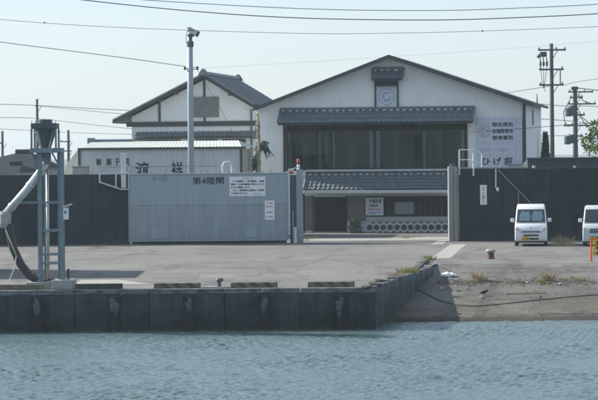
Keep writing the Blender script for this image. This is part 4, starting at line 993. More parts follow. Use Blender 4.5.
# dark strip fence right of the building on the wall
T = Fr(565, 117.5)
tf = frame_thing(T, 'corrugated_roof_shed', 'low dark teal corrugated lean-to rising behind the right flood wall', 'shed')
tx0, tx1 = T.x(527.5), T.x(680); tz = T.z_(560, 159.2)
mb = MB(); mb.corr(tx0, tx1, 0, tz, 0, 0.2, 0.03); mb.ob('front_sheet', 'teal_metal', tf, raw=True)
MB().box(tx0 - 0.05, tx1, -0.10, 0.2, tz, tz + 0.09).ob('gutter', 'teal_metal', tf, bevel=0.01)
mb = MB(); mb.quad((tx0, 0.2, tz + 0.05), (tx1, 0.2, tz + 0.05), (tx1, 2.5, tz - 0.25), (tx0, 2.5, tz - 0.25)); mb.quad((tx0, 0, 0), (tx0, 2.5, 0), (tx0, 2.5, tz - 0.25), (tx0, 0, tz + 0.09)); mb.ob('roof', 'teal_metal', tf)
for px in (533, 573.5):
    MB().box(T.x(px) - 0.05, T.x(px) + 0.05, -0.6, -0.05, T.z_(px, 168), T.z_(px, 165.5)).ob('bracket', 'galvanised', tf)
# far houses at the left edge
def far_house(px, d, th_, x0, x1, xpk, ytop, yeave, dep, label, depth_axis=True):
    f = Fr(px, d, th_)
    r = frame_thing(f, 'far_house', label, 'house', 'dark roofed houses beyond the left wall')
    a, b, p = f.x(x0), f.x(x1), f.x(xpk); zt__, zev = f.z_(px, ytop), f.z_(px, yeave)
    MB().box(a + 0.4, b - 0.4, 0.4, dep - 0.4, 0, zev).ob('wall', 'shed_wall', r)
    mb = MB()                       # hipped roof
    e = [(a, 0, zev), (b, 0, zev), (b, dep, zev), (a, dep, zev)]; rg = [(f.x(xpk) - (b - a) * 0.2, dep / 2, zt__), (f.x(xpk), dep / 2, zt__)]
    mb.quad(e[0], e[1], rg[1], rg[0]); mb.quad(e[1], e[2], rg[1]); mb.quad(e[2], e[3], rg[0], rg[1]); mb.quad(e[3], e[0], rg[0])
    mb.ob('roof', 'far_tile', r)
    MB().tube([Vector(rg[0]) + Vector((0, 0, 0.1)), Vector(rg[1]) + Vector((0, 0, 0.1))], 0.18, 8).ob('ridge', 'far_tile', r)
    return r
far_house(-5, 175, 9, -50, 36, 18, 153.3, 168.5, 8, 'far dark hip roofed house behind the silo tower')
far_house(8, 150, 9, -40, 19, 9, 165.5, 173, 6, 'lower dark roofed house just above the left flood wall edge')

# ================================================================== UNSEEN SHADOW CASTER: guessed block added off frame to shade the apron
ih = thing('shadow_caster', 'plain grey unseen block added left of the silo tower to cast the apron shadow', 'building', (-15.2, 88.6, 0))
MB().box(-2.9, 2.9, -2.4, 2.4, 0, 3.85).ob('wall', 'shed_wall', ih, bevel=0.02)
MB().box(-3.0, 3.0, -2.5, 2.5, 3.85, 4.05).ob('roof', 'roof_metal', ih)
MB().box(-0.6, 0.6, -2.45, -2.402, 0, 2.2).ob('door', 'steel_dark', ih)

# ================================================================== ICE SILO TOWER
TW = Fr(50, QD + 0.85)
tw = frame_thing(TW, 'silo_tower', 'steel loading tower with teal hopper and sloping chute at the quay edge', 'silo tower')
P = lambda px, py, c=0.0: (TW.x(px, py, c), c, TW.z_(px, py, c))
bz = lambda py: TW.z_(50, py)
lx0, lx1 = TW.x(40), TW.x(62)
pz0 = 0.0
MB().box(TW.x(26.5), TW.x(50.2), -0.45, 0.75, 0, bz(281.5)).ob('plinth', 'plinth_concrete', tw, bevel=0.02)
MB().box(TW.x(50.4), TW.x(73), -0.5, 0.75, 0, bz(279.8)).ob('plinth', 'plinth_concrete', tw, bevel=0.02)
zb0 = bz(280.5)
for i, (x, y, top) in enumerate(((lx0, -0.12, bz(152)), (lx1, -0.12, bz(152)), (lx0 + 0.13, 0.5, bz(152)), (lx1 - 0.13, 0.5, bz(152)))):
    mb = MB(); wf2 = 0.145
    mb.box(x - wf2 / 2, x + wf2 / 2, y - 0.06, y - 0.045, zb0 - 0.02, top); mb.box(x - 0.012, x + 0.012, y - 0.045, y + 0.045, zb0 - 0.02, top); mb.box(x - wf2 / 2, x + wf2 / 2, y + 0.045, y + 0.06, zb0 - 0.02, top)
    mb.ob('leg', 'tower_paint', tw)
    MB().box(x - 0.1, x + 0.1, y - 0.1, y + 0.1, zb0 - 0.021, zb0 + 0.004).ob('base_plate', 'steel_grey', tw)
for py in (202.5, 230.5, 254.3, 263.2):
    z = bz(py)
    for y in (-0.13, 0.36):
        MB().box(lx0 + 0.06, lx1 - 0.06, y - 0.03, y + 0.03, z - 0.035, z + 0.035).ob('crossbeam', 'tower_paint', tw)
    for x in (lx0, lx1): MB().box(x - 0.025, x + 0.025, -0.058, 0.44, z - 0.03, z + 0.03).ob('side_beam', 'tower_paint', tw)
MB().box(TW.x(17), lx0 - 0.06, -0.03, 0.03, bz(203.4), bz(201.4)).ob('chute_strut', 'tower_paint', tw)
MB().tube([(TW.x(46.6), 0.15, zb0), (TW.x(46.6), 0.15, bz(168))], 0.05, 12).ob('riser_pipe', 'galvanised', tw, smooth=True)
# platform and hopper
MB().box(TW.x(31), TW.x(62), -0.35, 0.75, bz(152.8), bz(148)).ob('platform', 'tower_paint', tw, bevel=0.008)
hc = (TW.x(44.8), 0.2)
MB().lathe([(0.16, bz(153)), (0.19, bz(147)), (0.34, bz(132.8)), (0.34, bz(128.5))], *hc, 24).ob('hopper', 'hopper_paint', tw, smooth=False)
MB().box(TW.x(32), TW.x(57.3), -0.32, 0.72, bz(128.9), bz(123.2)).ob('top_deck', 'steel_dark', tw, bevel=0.01)
MB().lathe([(0.24, bz(123.2)), (0.24, bz(119.8)), (0.20, bz(119.2))], *hc, 20).ob('lid', 'hopper_paint', tw)
for px, y in ((32.6, -0.28), (56.8, -0.28), (32.6, 0.66), (56.8, 0.66)):
    x = TW.x(px); MB().box(x - 0.03, x + 0.03, y - 0.03, y + 0.03, bz(148), bz(129)).ob('deck_post', 'tower_paint', tw)
for px in (33, 36.5, 53, 56.6):
    x = TW.x(px); MB().tube([(x, -0.3, bz(123.2)), (x, -0.3, bz(120.3))], 0.012, 6).ob('rail_post', 'steel_grey', tw)
MB().tube([P(37, 130, -0.25), P(41, 147.5, -0.25)], 0.02, 6).ob('hopper_brace', 'tower_paint', tw); MB().tube([P(53, 130, -0.25), P(49, 147.5, -0.25)], 0.02, 6).ob('hopper_brace', 'tower_paint', tw)
MB().lathe([(0.16, bz(167)), (0.18, bz(164)), (0.18, bz(153))], *hc, 20).ob('neck', 'tower_paint', tw, smooth=False)
MB().beam(P(31.8, 153, -0.1), P(37.5, 166, -0.1), 0.06).ob('knee_brace', 'tower_paint', tw); MB().beam(P(51.5, 152.6, -0.1), P(61, 170, -0.1), 0.05).ob('knee_brace', 'tower_paint', tw)
# chute
ch = MB().tube([P(45.5, 163.5, 0.1), P(42, 169, 0.06), P(26, 190, -0.02), P(4.5, 214.5, -0.1)], 0.125, 20).ob('chute', 'galvanised', tw, smooth=True)
for a, b in (((30, 184.6), (29, 186.2)), ((12.2, 205.6), (11, 207.2))): MB().tube([P(*a, -0.04), P(*b, -0.05)], 0.142, 20).ob('flange', 'galvanised', ch)
MB().lathe([(0.13, bz(227)), (0.2, bz(223)), (0.215, bz(214)), (0.17, bz(211))], TW.x(4.6), -0.1, 18).ob('chute_end', 'plinth_concrete', ch)
MB().tube([P(8.2, 224, -0.1), P(9.5, 234, -0.1), P(13, 249, -0.1), P(20, 264, -0.1), P(29, 275.5, -0.1), P(38, 282, 0.0), P(46, 283, 0.1), P(54, 281, 0.2)], [0.13, 0.135, 0.135, 0.135, 0.13, 0.12, 0.11, 0.1], 18).ob('hose', 'hose_rubber', tw, smooth=True)
MB().tube([P(4, 226, -0.25), P(9, 239, -0.25), P(16, 256, -0.25), P(14, 268, -0.28), P(8, 283, -0.3), P(5.5, 290, -0.32)], 0.016, 6).ob('pull_rope', 'rope_pale', tw)
cb = MB().box(TW.x(63.3), TW.x(68.2), -0.2, 0.0, bz(219.5), bz(207.5)).ob('control_box', 'sign_white', tw, bevel=0.01)
MB().prism([(TW.x(62.8), bz(207.3)), (TW.x(70.5), bz(205.6)), (TW.x(72), bz(203.8)), (TW.x(71), bz(203.6)), (TW.x(62.8), bz(206))], -0.24, 0.04).ob('hood', 'galvanised', cb)
MB().box(TW.x(64.5), TW.x(66.2), -0.205, -0.2005, bz(213.5), bz(211)).ob('switch', 'ink', cb)
for px, a in ((66.2, 269.5), (32.5, 273)):
    x = TW.x(px); MB().tube([(x, 0.35, bz(281)), (x, 0.35, bz(a))], 0.035, 8).ob('stub_post', 'bollard_rust', tw)

# ================================================================== QUAY FURNITURE
stops = [(-2, 42, 'stop_yellow', 'faded yellow concrete wheel stop at the far left of the quay edge'),
         (73.5, 121, 'stop_dark', 'bare dark concrete wheel stop right of the silo tower plinth'),
         (152.3, 199, 'stop_stripe', 'yellow and black striped wheel stop left of the small quay bollard'),
         (229.3, 276, 'stop_stripe', 'yellow and black striped wheel stop right of the small quay bollard'),
         (306, 353, 'stop_stripe', 'yellow and black striped wheel stop nearest the quay corner')]
prot = None
for a, b, m, lab in stops:
    f = Fr((a + b) / 2, QD + 0.42); hw_ = (f.x(b) - f.x(a)) / 2
    zt_ = 0.17
    mb = MB(); mb.prismx([(-0.10, 0), (0.10, 0), (0.075, zt_ - 0.02), (0.06, zt_), (-0.06, zt_), (-0.075, zt_ - 0.02)], -hw_, hw_)
    o = mb.ob('wheel_stop', m, loc=(f.X, f.d, 0.0 + 0.004), bevel=0.012); tag(o, lab, 'wheel stop', 'wheel stops along the quay edge')
# small bollard on the edge with its pale base strip
f = Fr(217.5, QD + 0.42)
qb = frame_thing(f, 'mooring_bollard', 'small dark mooring bollard on the quay edge between striped wheel stops', 'bollard')
MB().lathe([(0.075, 0.05), (0.06, 0.1), (0.06, 0.2), (0.10, 0.235), (0.105, 0.27), (0.06, 0.30)], 0, 0, 18).ob('post', 'steel_dark', qb, smooth=True)
MB().tube([(-0.04, 0, 0.27), (0.13, 0, 0.265)], 0.05, 10).ob('horn', 'bollard_rust', qb)
MB().tube([(-0.10, -0.02, 0.262), (-0.05, -0.02, 0.262)], 0.035, 10).ob('white_cap', 'bag_white', qb)
MB().box(f.x(200.5) , f.x(229), -0.16, 0.2, 0.002, 0.05).ob('base_slab', 'pale_concrete', qb, bevel=0.01)
# big rusty bollard on the right
p = G(490.3, 259)
rb = thing('mooring_bollard', 'rusty brown mooring bollard with pale cap on the right apron', 'bollard', p)
MB().lathe([(0.17, 0), (0.15, 0.05), (0.13, 0.1), (0.13, 0.27)], 0, 0, 20).ob('post', 'bollard_rust', rb, smooth=False)
MB().lathe([(0.15, 0.27), (0.20, 0.30), (0.20, 0.34), (0.14, 0.385)], 0, 0, 20).ob('cap', 'bollard_cap', rb)
# barricade at the right edge
p = G(594.5, 261.5)
bc = thing('folding_barricade', 'orange and yellow folding barricade at the right edge of the apron', 'barricade', p)
s_ = F / p.y
for x in (-0.14, 0.42):
    MB().beam((x, -0.12, 0), (x, 0.02, 0.82), 0.05).ob('leg', 'orange_paint', bc); MB().beam((x, 0.2, 0), (x, 0.04, 0.80), 0.045).ob('leg', 'orange_paint', bc)
for i, z in enumerate((0.24, 0.44, 0.64)):
    MB().box(-0.08, 0.46, -0.13 + z * 0.09, -0.1 + z * 0.09, z, z + 0.17).ob('panel', 'yellow_paint', bc, bevel=0.01)
    MB().box(0.06, 0.14, -0.134 + z * 0.09, -0.131 + z * 0.09, z + 0.02, z + 0.15).ob('stripe', 'ink', bc)
MB().box(-0.14, 0.42, -0.01, 0.03, 0.83, 0.87).ob('top_bar', 'orange_paint', bc)

# ================================================================== VANS
def van(p, label, yaw=0.0, dark_face=False, hw=0.70, hh=1.88, shade=True):
    r = thing('parked_van', label, 'van', p, yaw, 'small white vans parked by the wall')
    prof = [(0.06, 0.22), (0.0, 0.34), (0.0, 0.60), (0.05, 0.80), (0.20, 0.98), (0.34, 1.04), (0.86, 1.68), (1.05, 1.80), (1.5, hh - 0.01), (2.6, hh), (3.15, hh - 0.06), (3.27, 1.7), (3.30, 0.9), (3.30, 0.3), (3.2, 0.24)]
    def half(z): return hw if z < 0.95 else hw - (z - 0.95) * 0.11
    mb = MB(); n = len(prof)
    for y, z in prof: mb.v += [(-half(z), y, z), (half(z), y, z)]
    for i in range(n - 1): mb.f.append((2 * i, 2 * i + 1, 2 * i + 3, 2 * i + 2))
    mb.f.append((2 * n - 2, 2 * n - 1, 1, 0)); mb.f.append(tuple(2 * i for i in range(n))); mb.f.append(tuple(2 * i + 1 for i in reversed(range(n))))
    body = mb.ob('body', 'van_pale' if dark_face else 'van_white', r, bevel=0.055, segs=3, smooth=True)
    # windscreen lies on the slanted face between (0.34,1.04) and (0.86,1.68)
    sy, sz = 0.52, 0.64; ln = math.hypot(sy, sz); ny, nz = -sz / ln, sy / ln
    def on(x, t, off): return (x, 0.34 + sy * t + ny * off, 1.04 + sz * t + nz * off)
    def sheet(name, pts, off, m, par, thick=0.004):
        mb = MB(); k = len(pts)
        mb.v += [on(x, t, off) for x, t in pts] + [on(x, t, off - thick) for x, t in pts]
        mb.f.append(tuple(range(k))); mb.f.append(tuple(reversed(range(k, 2 * k))))
        for i in range(k): j = (i + 1) % k; mb.f.append((i, k + i, k + j, j))
        return mb.ob(name, m, par)
    a, b = hw - 0.075, hw - 0.125
    ws = sheet('windscreen', [(-a, 0.05), (a, 0.05), (b, 0.93), (-b, 0.93)], 0.004, 'screen_dark', r)
    if shade:
        for i, (cx, w_) in enumerate(((-0.27, 0.25), (0.28, 0.25))):
            sheet('sun_shade', [(cx - w_, 0.16), (cx - 0.02, 0.10), (cx + w_ * 0.8, 0.14), (cx + w_, 0.45), (cx + w_ * 0.7, 0.82), (cx + 0.05, 0.74), (cx - w_ * 0.6, 0.84), (cx - w_, 0.5)], 0.008, 'shade_silver', ws, 0.003)
            sheet('shade_fold', [(cx - 0.08, 0.12), (cx + 0.06, 0.12), (cx + 0.1, 0.5), (cx - 0.04, 0.55)], 0.011, 'bag_white', ws, 0.002)
    sheet('glass', [(-a + 0.02, 0.07), (a - 0.02, 0.07), (b - 0.02, 0.91), (-b + 0.02, 0.91)], 0.018, 'screen_glass', ws, 0.003)
    for sgn in (-1, 1):
        MB().tube([on(sgn * 0.08, 0.03, 0.025), on(sgn * 0.08 - 0.5 * sgn * 0.9 + sgn * 0.45, 0.06, 0.028), on(-0.42 + 0.4 * (sgn + 1), 0.12, 0.028)], 0.009, 5).ob('wiper', 'black_plastic', r)
        # mirror
        mo = MB().box(-0.085, 0.085, -0.04, 0.05, -0.085, 0.085).ob('mirror', 'van_white', r, (sgn * (hw + 0.11), 0.52, 1.16), bevel=0.03)
        MB().tube([(-sgn * 0.12, 0.03, -0.05), (0, 0.0, -0.04)], 0.02, 6).ob('mirror_arm', 'black_plastic', mo)
        # headlight
        x0, x1 = (hw - 0.27, hw - 0.02) if sgn > 0 else (-hw + 0.02, -hw + 0.27)
        xo, xi = (x1, x0) if sgn > 0 else (x0, x1)
        mb = MB(); mb.prism([(xi, 0.66), (xo, 0.70), (xo, 0.86), (xi + (xo - xi) * 0.4, 0.85), (xi, 0.74)], -0.006, 0.07); hl = mb.ob('headlight', 'lamp_glass', r, bevel=0.012)
        MB().tube([((xi + xo) / 2, -0.012, 0.755), ((xi + xo) / 2, -0.006, 0.755)], 0.045, 14).ob('bulb_ring', 'galvanised', hl)
        # side glass
        mb = MB(); xx = sgn * (half(1.35) + 0.004)
        for y0, y1 in ((0.85, 1.45), (1.5, 2.3), (2.36, 3.1)):
            mb.quad((sgn * (half(1.1) + 0.003), y0 - 0.1 if y0 < 1 else y0, 1.1), (sgn * (half(1.1) + 0.003), y1, 1.1), (sgn * (half(1.65) + 0.003), y1, 1.65), (sgn * (half(1.65) + 0.003), y0 + 0.15 if y0 < 1 else y0, 1.65))
        mb.ob('side_window', 'screen_dark', r)
        for y in (0.62, 2.72):
            wo = MB().tube([(sgn * (hw - 0.15), y, 0.27), (sgn * (hw + 0.005), y, 0.27)], 0.27, 24).ob('wheel', 'tyre', r, bevel=0.02)
            MB().tube([(sgn * (hw + 0.006), y, 0.27), (sgn * (hw + 0.012), y, 0.27)], 0.17, 20).ob('rim', 'steel_grey', wo)
    # face
    gm = 'black_plastic'
    if dark_face:
        MB().box(-0.40, 0.40, -0.012, 0.04, 0.62, 0.80).ob('grille', gm, r, bevel=0.02); MB().box(-0.38, 0.38, -0.02, 0.03, 0.29, 0.46).ob('bumper_intake', gm, r, bevel=0.02)
        MB().box(-0.38, 0.38, -0.022, -0.012, 0.70, 0.73).ob('grille_bar', 'galvanised', r)
    else:
        go = MB().prism([(-0.46, 0.61), (0.46, 0.61), (0.40, 0.70), (-0.40, 0.70)], -0.008, 0.04).ob('grille', 'steel_grey', r, bevel=0.01)
        for z in (0.632, 0.66): MB().box(-0.40, 0.40, -0.011, -0.0085, z, z + 0.012).ob('grille_slot', gm, go)
        MB().box(-0.34, 0.34, -0.008, 0.03, 0.45, 0.535).ob('bumper_intake', gm, r, bevel=0.015); MB().box(-0.10, 0.34, -0.009, 0.03, 0.30, 0.385).ob('bumper_intake', gm, r, bevel=0.015)
    pz_ = 0.27
    po = MB().box(-0.42, -0.09, -0.03, -0.011, pz_, pz_ + 0.165).ob('number_plate', 'plate_yellow', r, bevel=0.004)
    text('41-28', 'ink', po, -0.39, -0.12, pz_ + 0.025, pz_ + 0.10, -0.031, bold=0.02)
    text('浜松480', 'ink', po, -0.34, -0.17, pz_ + 0.115, pz_ + 0.15, -0.031, bold=0.01)
    MB().box(-hw + 0.06, hw - 0.06, 0.08, 3.2, 0.16, 0.24).ob('underbody', gm, r)
    MB().box(-0.035, 0.035, 0.04, 0.05, 0.83, 0.89).ob('badge', 'galvanised', r)
    MB().box(-hw + 0.02, hw - 0.02, -0.002, 0.004, 0.575, 0.583).ob('bumper_seam', gm, r)
    MB().beam((-hw + 0.06, 0.325, 1.034), (hw - 0.06, 0.325, 1.034), 0.03, 0.03).ob('cowl', gm, r)
    for sgn in (-1, 1):
        MB().box(sgn * 0.52 - 0.06, sgn * 0.52 + 0.06, -0.006, 0.02, 0.36, 0.42).ob('fog_lamp', 'lamp_glass', r, bevel=0.01)
        for y in (0.80, 1.47, 2.33): MB().box(sgn * (hw + 0.001) - 0.003, sgn * (hw + 0.001) + 0.003, y, y + 0.012, 0.34, 0.94).ob('door_gap', gm, r)
    return r
v1 = van(G(530.7, 246.4), 'small white van with silver sun shades behind its windscreen', R_(-5.8), hw=0.72, hh=1.84)
v2 = van(G(598.7, 246.8), 'small white van with black grille cut by the right edge', R_(-8.0), True, 0.72, 1.78, False)

# ================================================================== STREET POLE AND UTILITY POLES
f = Fr(190.5, 118.0)
lp = frame_thing(f, 'camera_pole', 'tall pale steel pole topped by a camera behind the flood gate', 'pole')
P = lambda px, py, c=0.0: (f.x(px, py, c), c, f.z_(px, py, c))
MB().tube([(0, 0, 0), (0, 0, f.z_(190, 95)), (0, 0, f.z_(190, 42))], [0.155, 0.15, 0.135], 18).ob('shaft', 'pole_paint', lp, smooth=True)
MB().lathe([(0.15, f.z_(190, 47)), (0.17, f.z_(190, 46)), (0.17, f.z_(190, 41.5)), (0.09, f.z_(190, 40.8))], 0.01, 0, 16).ob('collar', 'steel_dark', lp)
MB().tube([P(190, 41), P(190.2, 36)], 0.08, 12).ob('bracket', 'steel_dark', lp); MB().lathe([(0.06, f.z_(190, 37.5)), (0.16, f.z_(190, 36.5)), (0.17, f.z_(190, 34.5)), (0.09, f.z_(190, 33.5))], *P(190.3, 36)[:2], 14).ob('swivel', 'steel_dark', lp)
cm = MB().beam(P(187.5, 28.8), P(196.5, 33.6), 0.26, 0.3).ob('camera_housing', 'galvanised', lp, bevel=0.03)
MB().tube([P(194.6, 32.6), P(198.4, 34.6)], 0.15, 14).ob('lens_hood', 'steel_dark', cm); MB().beam(P(186.8, 27.6), P(193.5, 31.2), 0.06, 0.36).ob('sun_shield', 'steel_grey', cm)
MB().tube([P(187, 30), P(185.6, 34), P(185.4, 41), P(186.6, 44.5), P(188.6, 45)], 0.025, 6).ob('cable_loop', 'white_paint', lp)
MB().beam(P(185.5, 68.5), P(196.5, 69.5), 0.04).ob('cable_bracket', 'steel_dark', lp)
for px in (184.5, 197): MB().lathe([(0.03, f.z_(190, 70)), (0.06, f.z_(190, 69)), (0.05, f.z_(190, 67)), (0.02, f.z_(190, 66.2))], *P(px, 69)[:2], 8).ob('insulator', 'black_plastic', lp)
MB().beam((0, 0, f.z_(190, 68)), P(196.5, 67), 0.03).ob('cable_arm', 'steel_dark', lp)

def upole(px, d, top, label, arms, w_=0.15, lean=0, base=None, extras=()):
    f = Fr(px, d); r = frame_thing(f, 'utility_pole', label, 'utility pole', 'utility poles over the roofs')
    MB().tube([(lean * 10, 0, 0), (0, 0, f.z_(px, top))], [w_ * 1.35, w_], 14).ob('shaft', 'pole_concrete', r, smooth=True)
    for a, b, py in arms:
        x0, x1, z = f.x(a), f.x(b), f.z_(px, py)
        ao = MB().box(x0, x1, -w_ - 0.11, -w_ + 0.0, z - 0.05, z + 0.05).ob('crossarm', 'steel_dark', r)
        nn = max(2, int((x1 - x0) / 0.5))
        for i in range(nn + 1):
            x = x0 + 0.08 + (x1 - x0 - 0.16) * i / nn
            if abs(x) > 0.25: MB().lathe([(0.03, z + 0.05), (0.055, z + 0.08), (0.05, z + 0.15), (0.02, z + 0.17)], x, -w_ - 0.055, 8).ob('insulator', 'bollard_cap', ao)
        MB().beam((0.35 if b > px else -0.35, -w_ - 0.05, z - 0.05), (0, -w_ - 0.05, z - 0.6), 0.04).ob('arm_brace', 'steel_dark', ao)
    return f, r
f1, u1 = upole(551.8, 142, 43.5, 'tall dark utility pole with three crossarms right of the restaurant', [(538.5, 566.5, 50), (539.5, 564, 69.5), (539.5, 564, 85)], 0.11)
P = lambda px, py, c=-0.2: (f1.x(px, py, c), c, f1.z_(px, py, c))
sw = MB().box(P(539.5, 54)[0], P(546, 54)[0], -0.45, -0.1, f1.z_(543, 57), f1.z_(543, 52)).ob('switch_box', 'steel_dark', u1, bevel=0.02)
MB().tube([P(537, 57.5), P(540, 54)], 0.09, 10).ob('arrester', 'steel_dark', u1)
for px in (539.8, 543, 546.3):
    MB().tube([P(px, 57, -0.3), P(px, 61.5, -0.3)], 0.03, 6).ob('lead', 'cable_black', u1); MB().lathe([(0.05, f1.z_(px, 66.5)), (0.075, f1.z_(px, 64)), (0.05, f1.z_(px, 61.5))], P(px, 60)[0], -0.3, 10).ob('fuse', 'steel_dark', u1)
    MB().tube([P(px, 66.5, -0.3), P(px * 0.5 + 543.5 * 0.5, 80, -0.3), P(543.5, 89, -0.3), P(545, 91.5, -0.3)], 0.018, 5).ob('drop_lead', 'cable_black', u1)
MB().box(P(558.6, 1)[0], P(559.6, 1)[0], -0.25, -0.2, f1.z_(559, 85), f1.z_(559, 69.5)).ob('arm_link', 'steel_dark', u1)
f2, u2 = upole(575, 165, 86.5, 'farther utility pole hung with transformers behind the right wall', [(568.5, 593.5, 92), (570, 583, 97.5), (568, 596, 104), (566, 585, 115), (563.5, 594, 125.5), (568, 582, 136)], 0.15, 0.0)
P = lambda px, py, c=-0.3: (f2.x(px, py, c), c, f2.z_(px, py, c))
MB().box(P(570.2, 1)[0], P(577, 1)[0], -0.4, 0.1, f2.z_(573, 90), f2.z_(573, 86.8)).ob('pole_cap', 'steel_dark', u2, bevel=0.03)
for px, py in ((568, 112), (571.5, 110), (567, 140), (571, 139)):
    MB().lathe([(0.2, f2.z_(px, py + 4.5)), (0.24, f2.z_(px, py + 3)), (0.24, f2.z_(px, py - 3)), (0.12, f2.z_(px, py - 4.5))], P(px, py)[0], -0.35, 12).ob('transformer', 'steel_dark', u2)
for k, (a, b, c_, e) in enumerate(((577, 108, 590, 124), (577, 112, 594, 131), (571, 97, 563, 112), (563, 112, 568, 127), (577, 94, 592, 104))):
    mid = ((a + c_) / 2 - 1.2, (b + e) / 2 + 2); MB().tube([P(a, b), P(*mid), P(c_, e)], 0.03, 5).ob('jumper_lead', 'cable_black', u2)
upole(37, 190, 99, 'far thin utility pole rising behind the silo hopper', [(36, 38.6, 106)], 0.1)
upole(68, 205, 130, 'far small utility pole between the silo tower and the corrugated shed', [(60.5, 71, 141.5), (63, 71.5, 151)], 0.11)
upole(2, 195, 131, 'far utility pole at the left edge over the dark roofs', [(-2, 3.5, 143)], 0.1)

# wires
def wire(pts, label, r=0.012, sag=None, group='overhead wires'):
    """pts: sight-line points (px, py, d)"""
    ps = [W(*p) for p in pts]; out = []
    for i in range(len(ps) - 1):
        p0 = ps[max(i - 1, 0)]; p1, p2 = ps[i], ps[i + 1]; p3 = ps[min(i + 2, len(ps) - 1)]
        for k in range(8):
            t = k / 8; out.append(0.5 * ((2 * p1) + (p2 - p0) * t + (2 * p0 - 5 * p1 + 4 * p2 - p3) * t * t + (3 * p1 - p0 - 3 * p2 + p3) * t ** 3))
    out.append(ps[-1]); o0 = out[len(out) // 2].copy()
    o = MB().tube([q - o0 for q in out], r, 5).ob('overhead_wire', 'cable_black', loc=o0, smooth=True)
    return tag(o, label, 'wire', group)
wire([(40, -6, 100), (83, 0, 100), (190, 11, 100), (300, 18, 100), (430, 20, 100), (520, 17.5, 100), (600, 13.5, 100), (680, 7, 100)], 'thicker sagging wire second from the top of the picture', 0.02)
wire([(90, -6, 104), (145, 0, 104), (300, 8.6, 104), (430, 10.5, 104), (520, 8, 104), (600, 4, 104), (680, -3, 104)], 'topmost thin wire across the sky', 0.015)
wire([(-60, 12, 96), (0, 19.5, 96), (120, 27.5, 96), (300, 33.4, 96), (400, 33, 96), (482, 31, 96), (600, 26.5, 96), (680, 22, 96)], 'thin wire with small beads passing just above the camera on the pole', 0.009)
for px, py in ((44, 22.6), (482, 31.0)):
    p = W(px, py, 96); o = MB().lathe([(0.02, -0.03), (0.045, 0), (0.02, 0.03)], 0, 0, 8).ob('wire_marker', 'cable_black', loc=p); tag(o, 'tiny dark bead on the thin wire ' + ('at the upper left' if px < 100 else 'over the restaurant roof'), 'wire marker', 'beads on the thin wire')
wire([(-60, 33, 112), (0, 42, 113), (90, 53.5, 115), (140, 60, 116.5), (184.5, 66.5, 118)], 'thin wire coming in from the left to the camera pole', 0.016)
wire([(197, 68.5, 118), (300, 62.5, 120), (430, 54, 124), (560, 44.5, 130), (680, 33, 135)], 'faint thin wire running right from the camera pole over the gable', 0.0035)
wire([(-60, 103, 185), (0, 104.2, 188), (37, 105.5, 190), (80, 108, 192), (140, 111, 195)], 'upper wire on the far pole behind the silo', 0.022)
wire([(37, 105.8, 190), (85, 110.5, 170), (140, 115.5, 150)], 'second wire leaving the far pole behind the silo toward the tiled house', 0.02)
wire([(-60, 117, 190), (0, 117.5, 190), (37, 118.5, 190), (90, 124.5, 175), (140, 129.5, 152)], 'middle wire on the left running to the tiled house', 0.02)
wire([(-60, 128, 195), (0, 129, 195), (68, 132.5, 205), (140, 134.5, 160)], 'lowest wire on the left above the dark roofs', 0.018)
wire([(197, 70, 118), (225, 118, 124), (240, 150, 128)], 'thin drop wire slanting down from the camera pole across the tiled house', 0.01)
wire([(505, 93, 150), (528, 89.5, 146), (550, 86, 142)], 'short wire from behind the restaurant roof to the tall utility pole', 0.02)
wire([(468, 132.6, 122), (500, 130, 121), (541, 127, 121), (600, 122, 121), (660, 117, 121)], 'dark cable crossing the signboard of the restaurant', 0.014)
wire([(564, 85, 142), (585, 80.5, 150), (640, 74, 170)], 'wire leaving the lowest crossarm of the tall pole to the right', 0.014)
wire([(577, 88, 165), (600, 90.5, 165), (660, 95, 165)], 'wire leaving the top of the farther utility pole', 0.03)
wire([(541, 104, 150), (565, 106, 160), (596, 106.5, 165), (660, 112, 165)], 'wire level with the middle crossarm of the farther pole', 0.02)
wire([(541, 119, 150), (570, 121, 160), (594, 124, 165), (660, 130, 165)], 'wire level with the lowest crossarm of the farther pole', 0.02)
wire([(541, 136, 150), (575, 136, 165), (600, 140, 165), (660, 147, 165)], 'lowest wire between the restaurant and the leafy tree', 0.018)

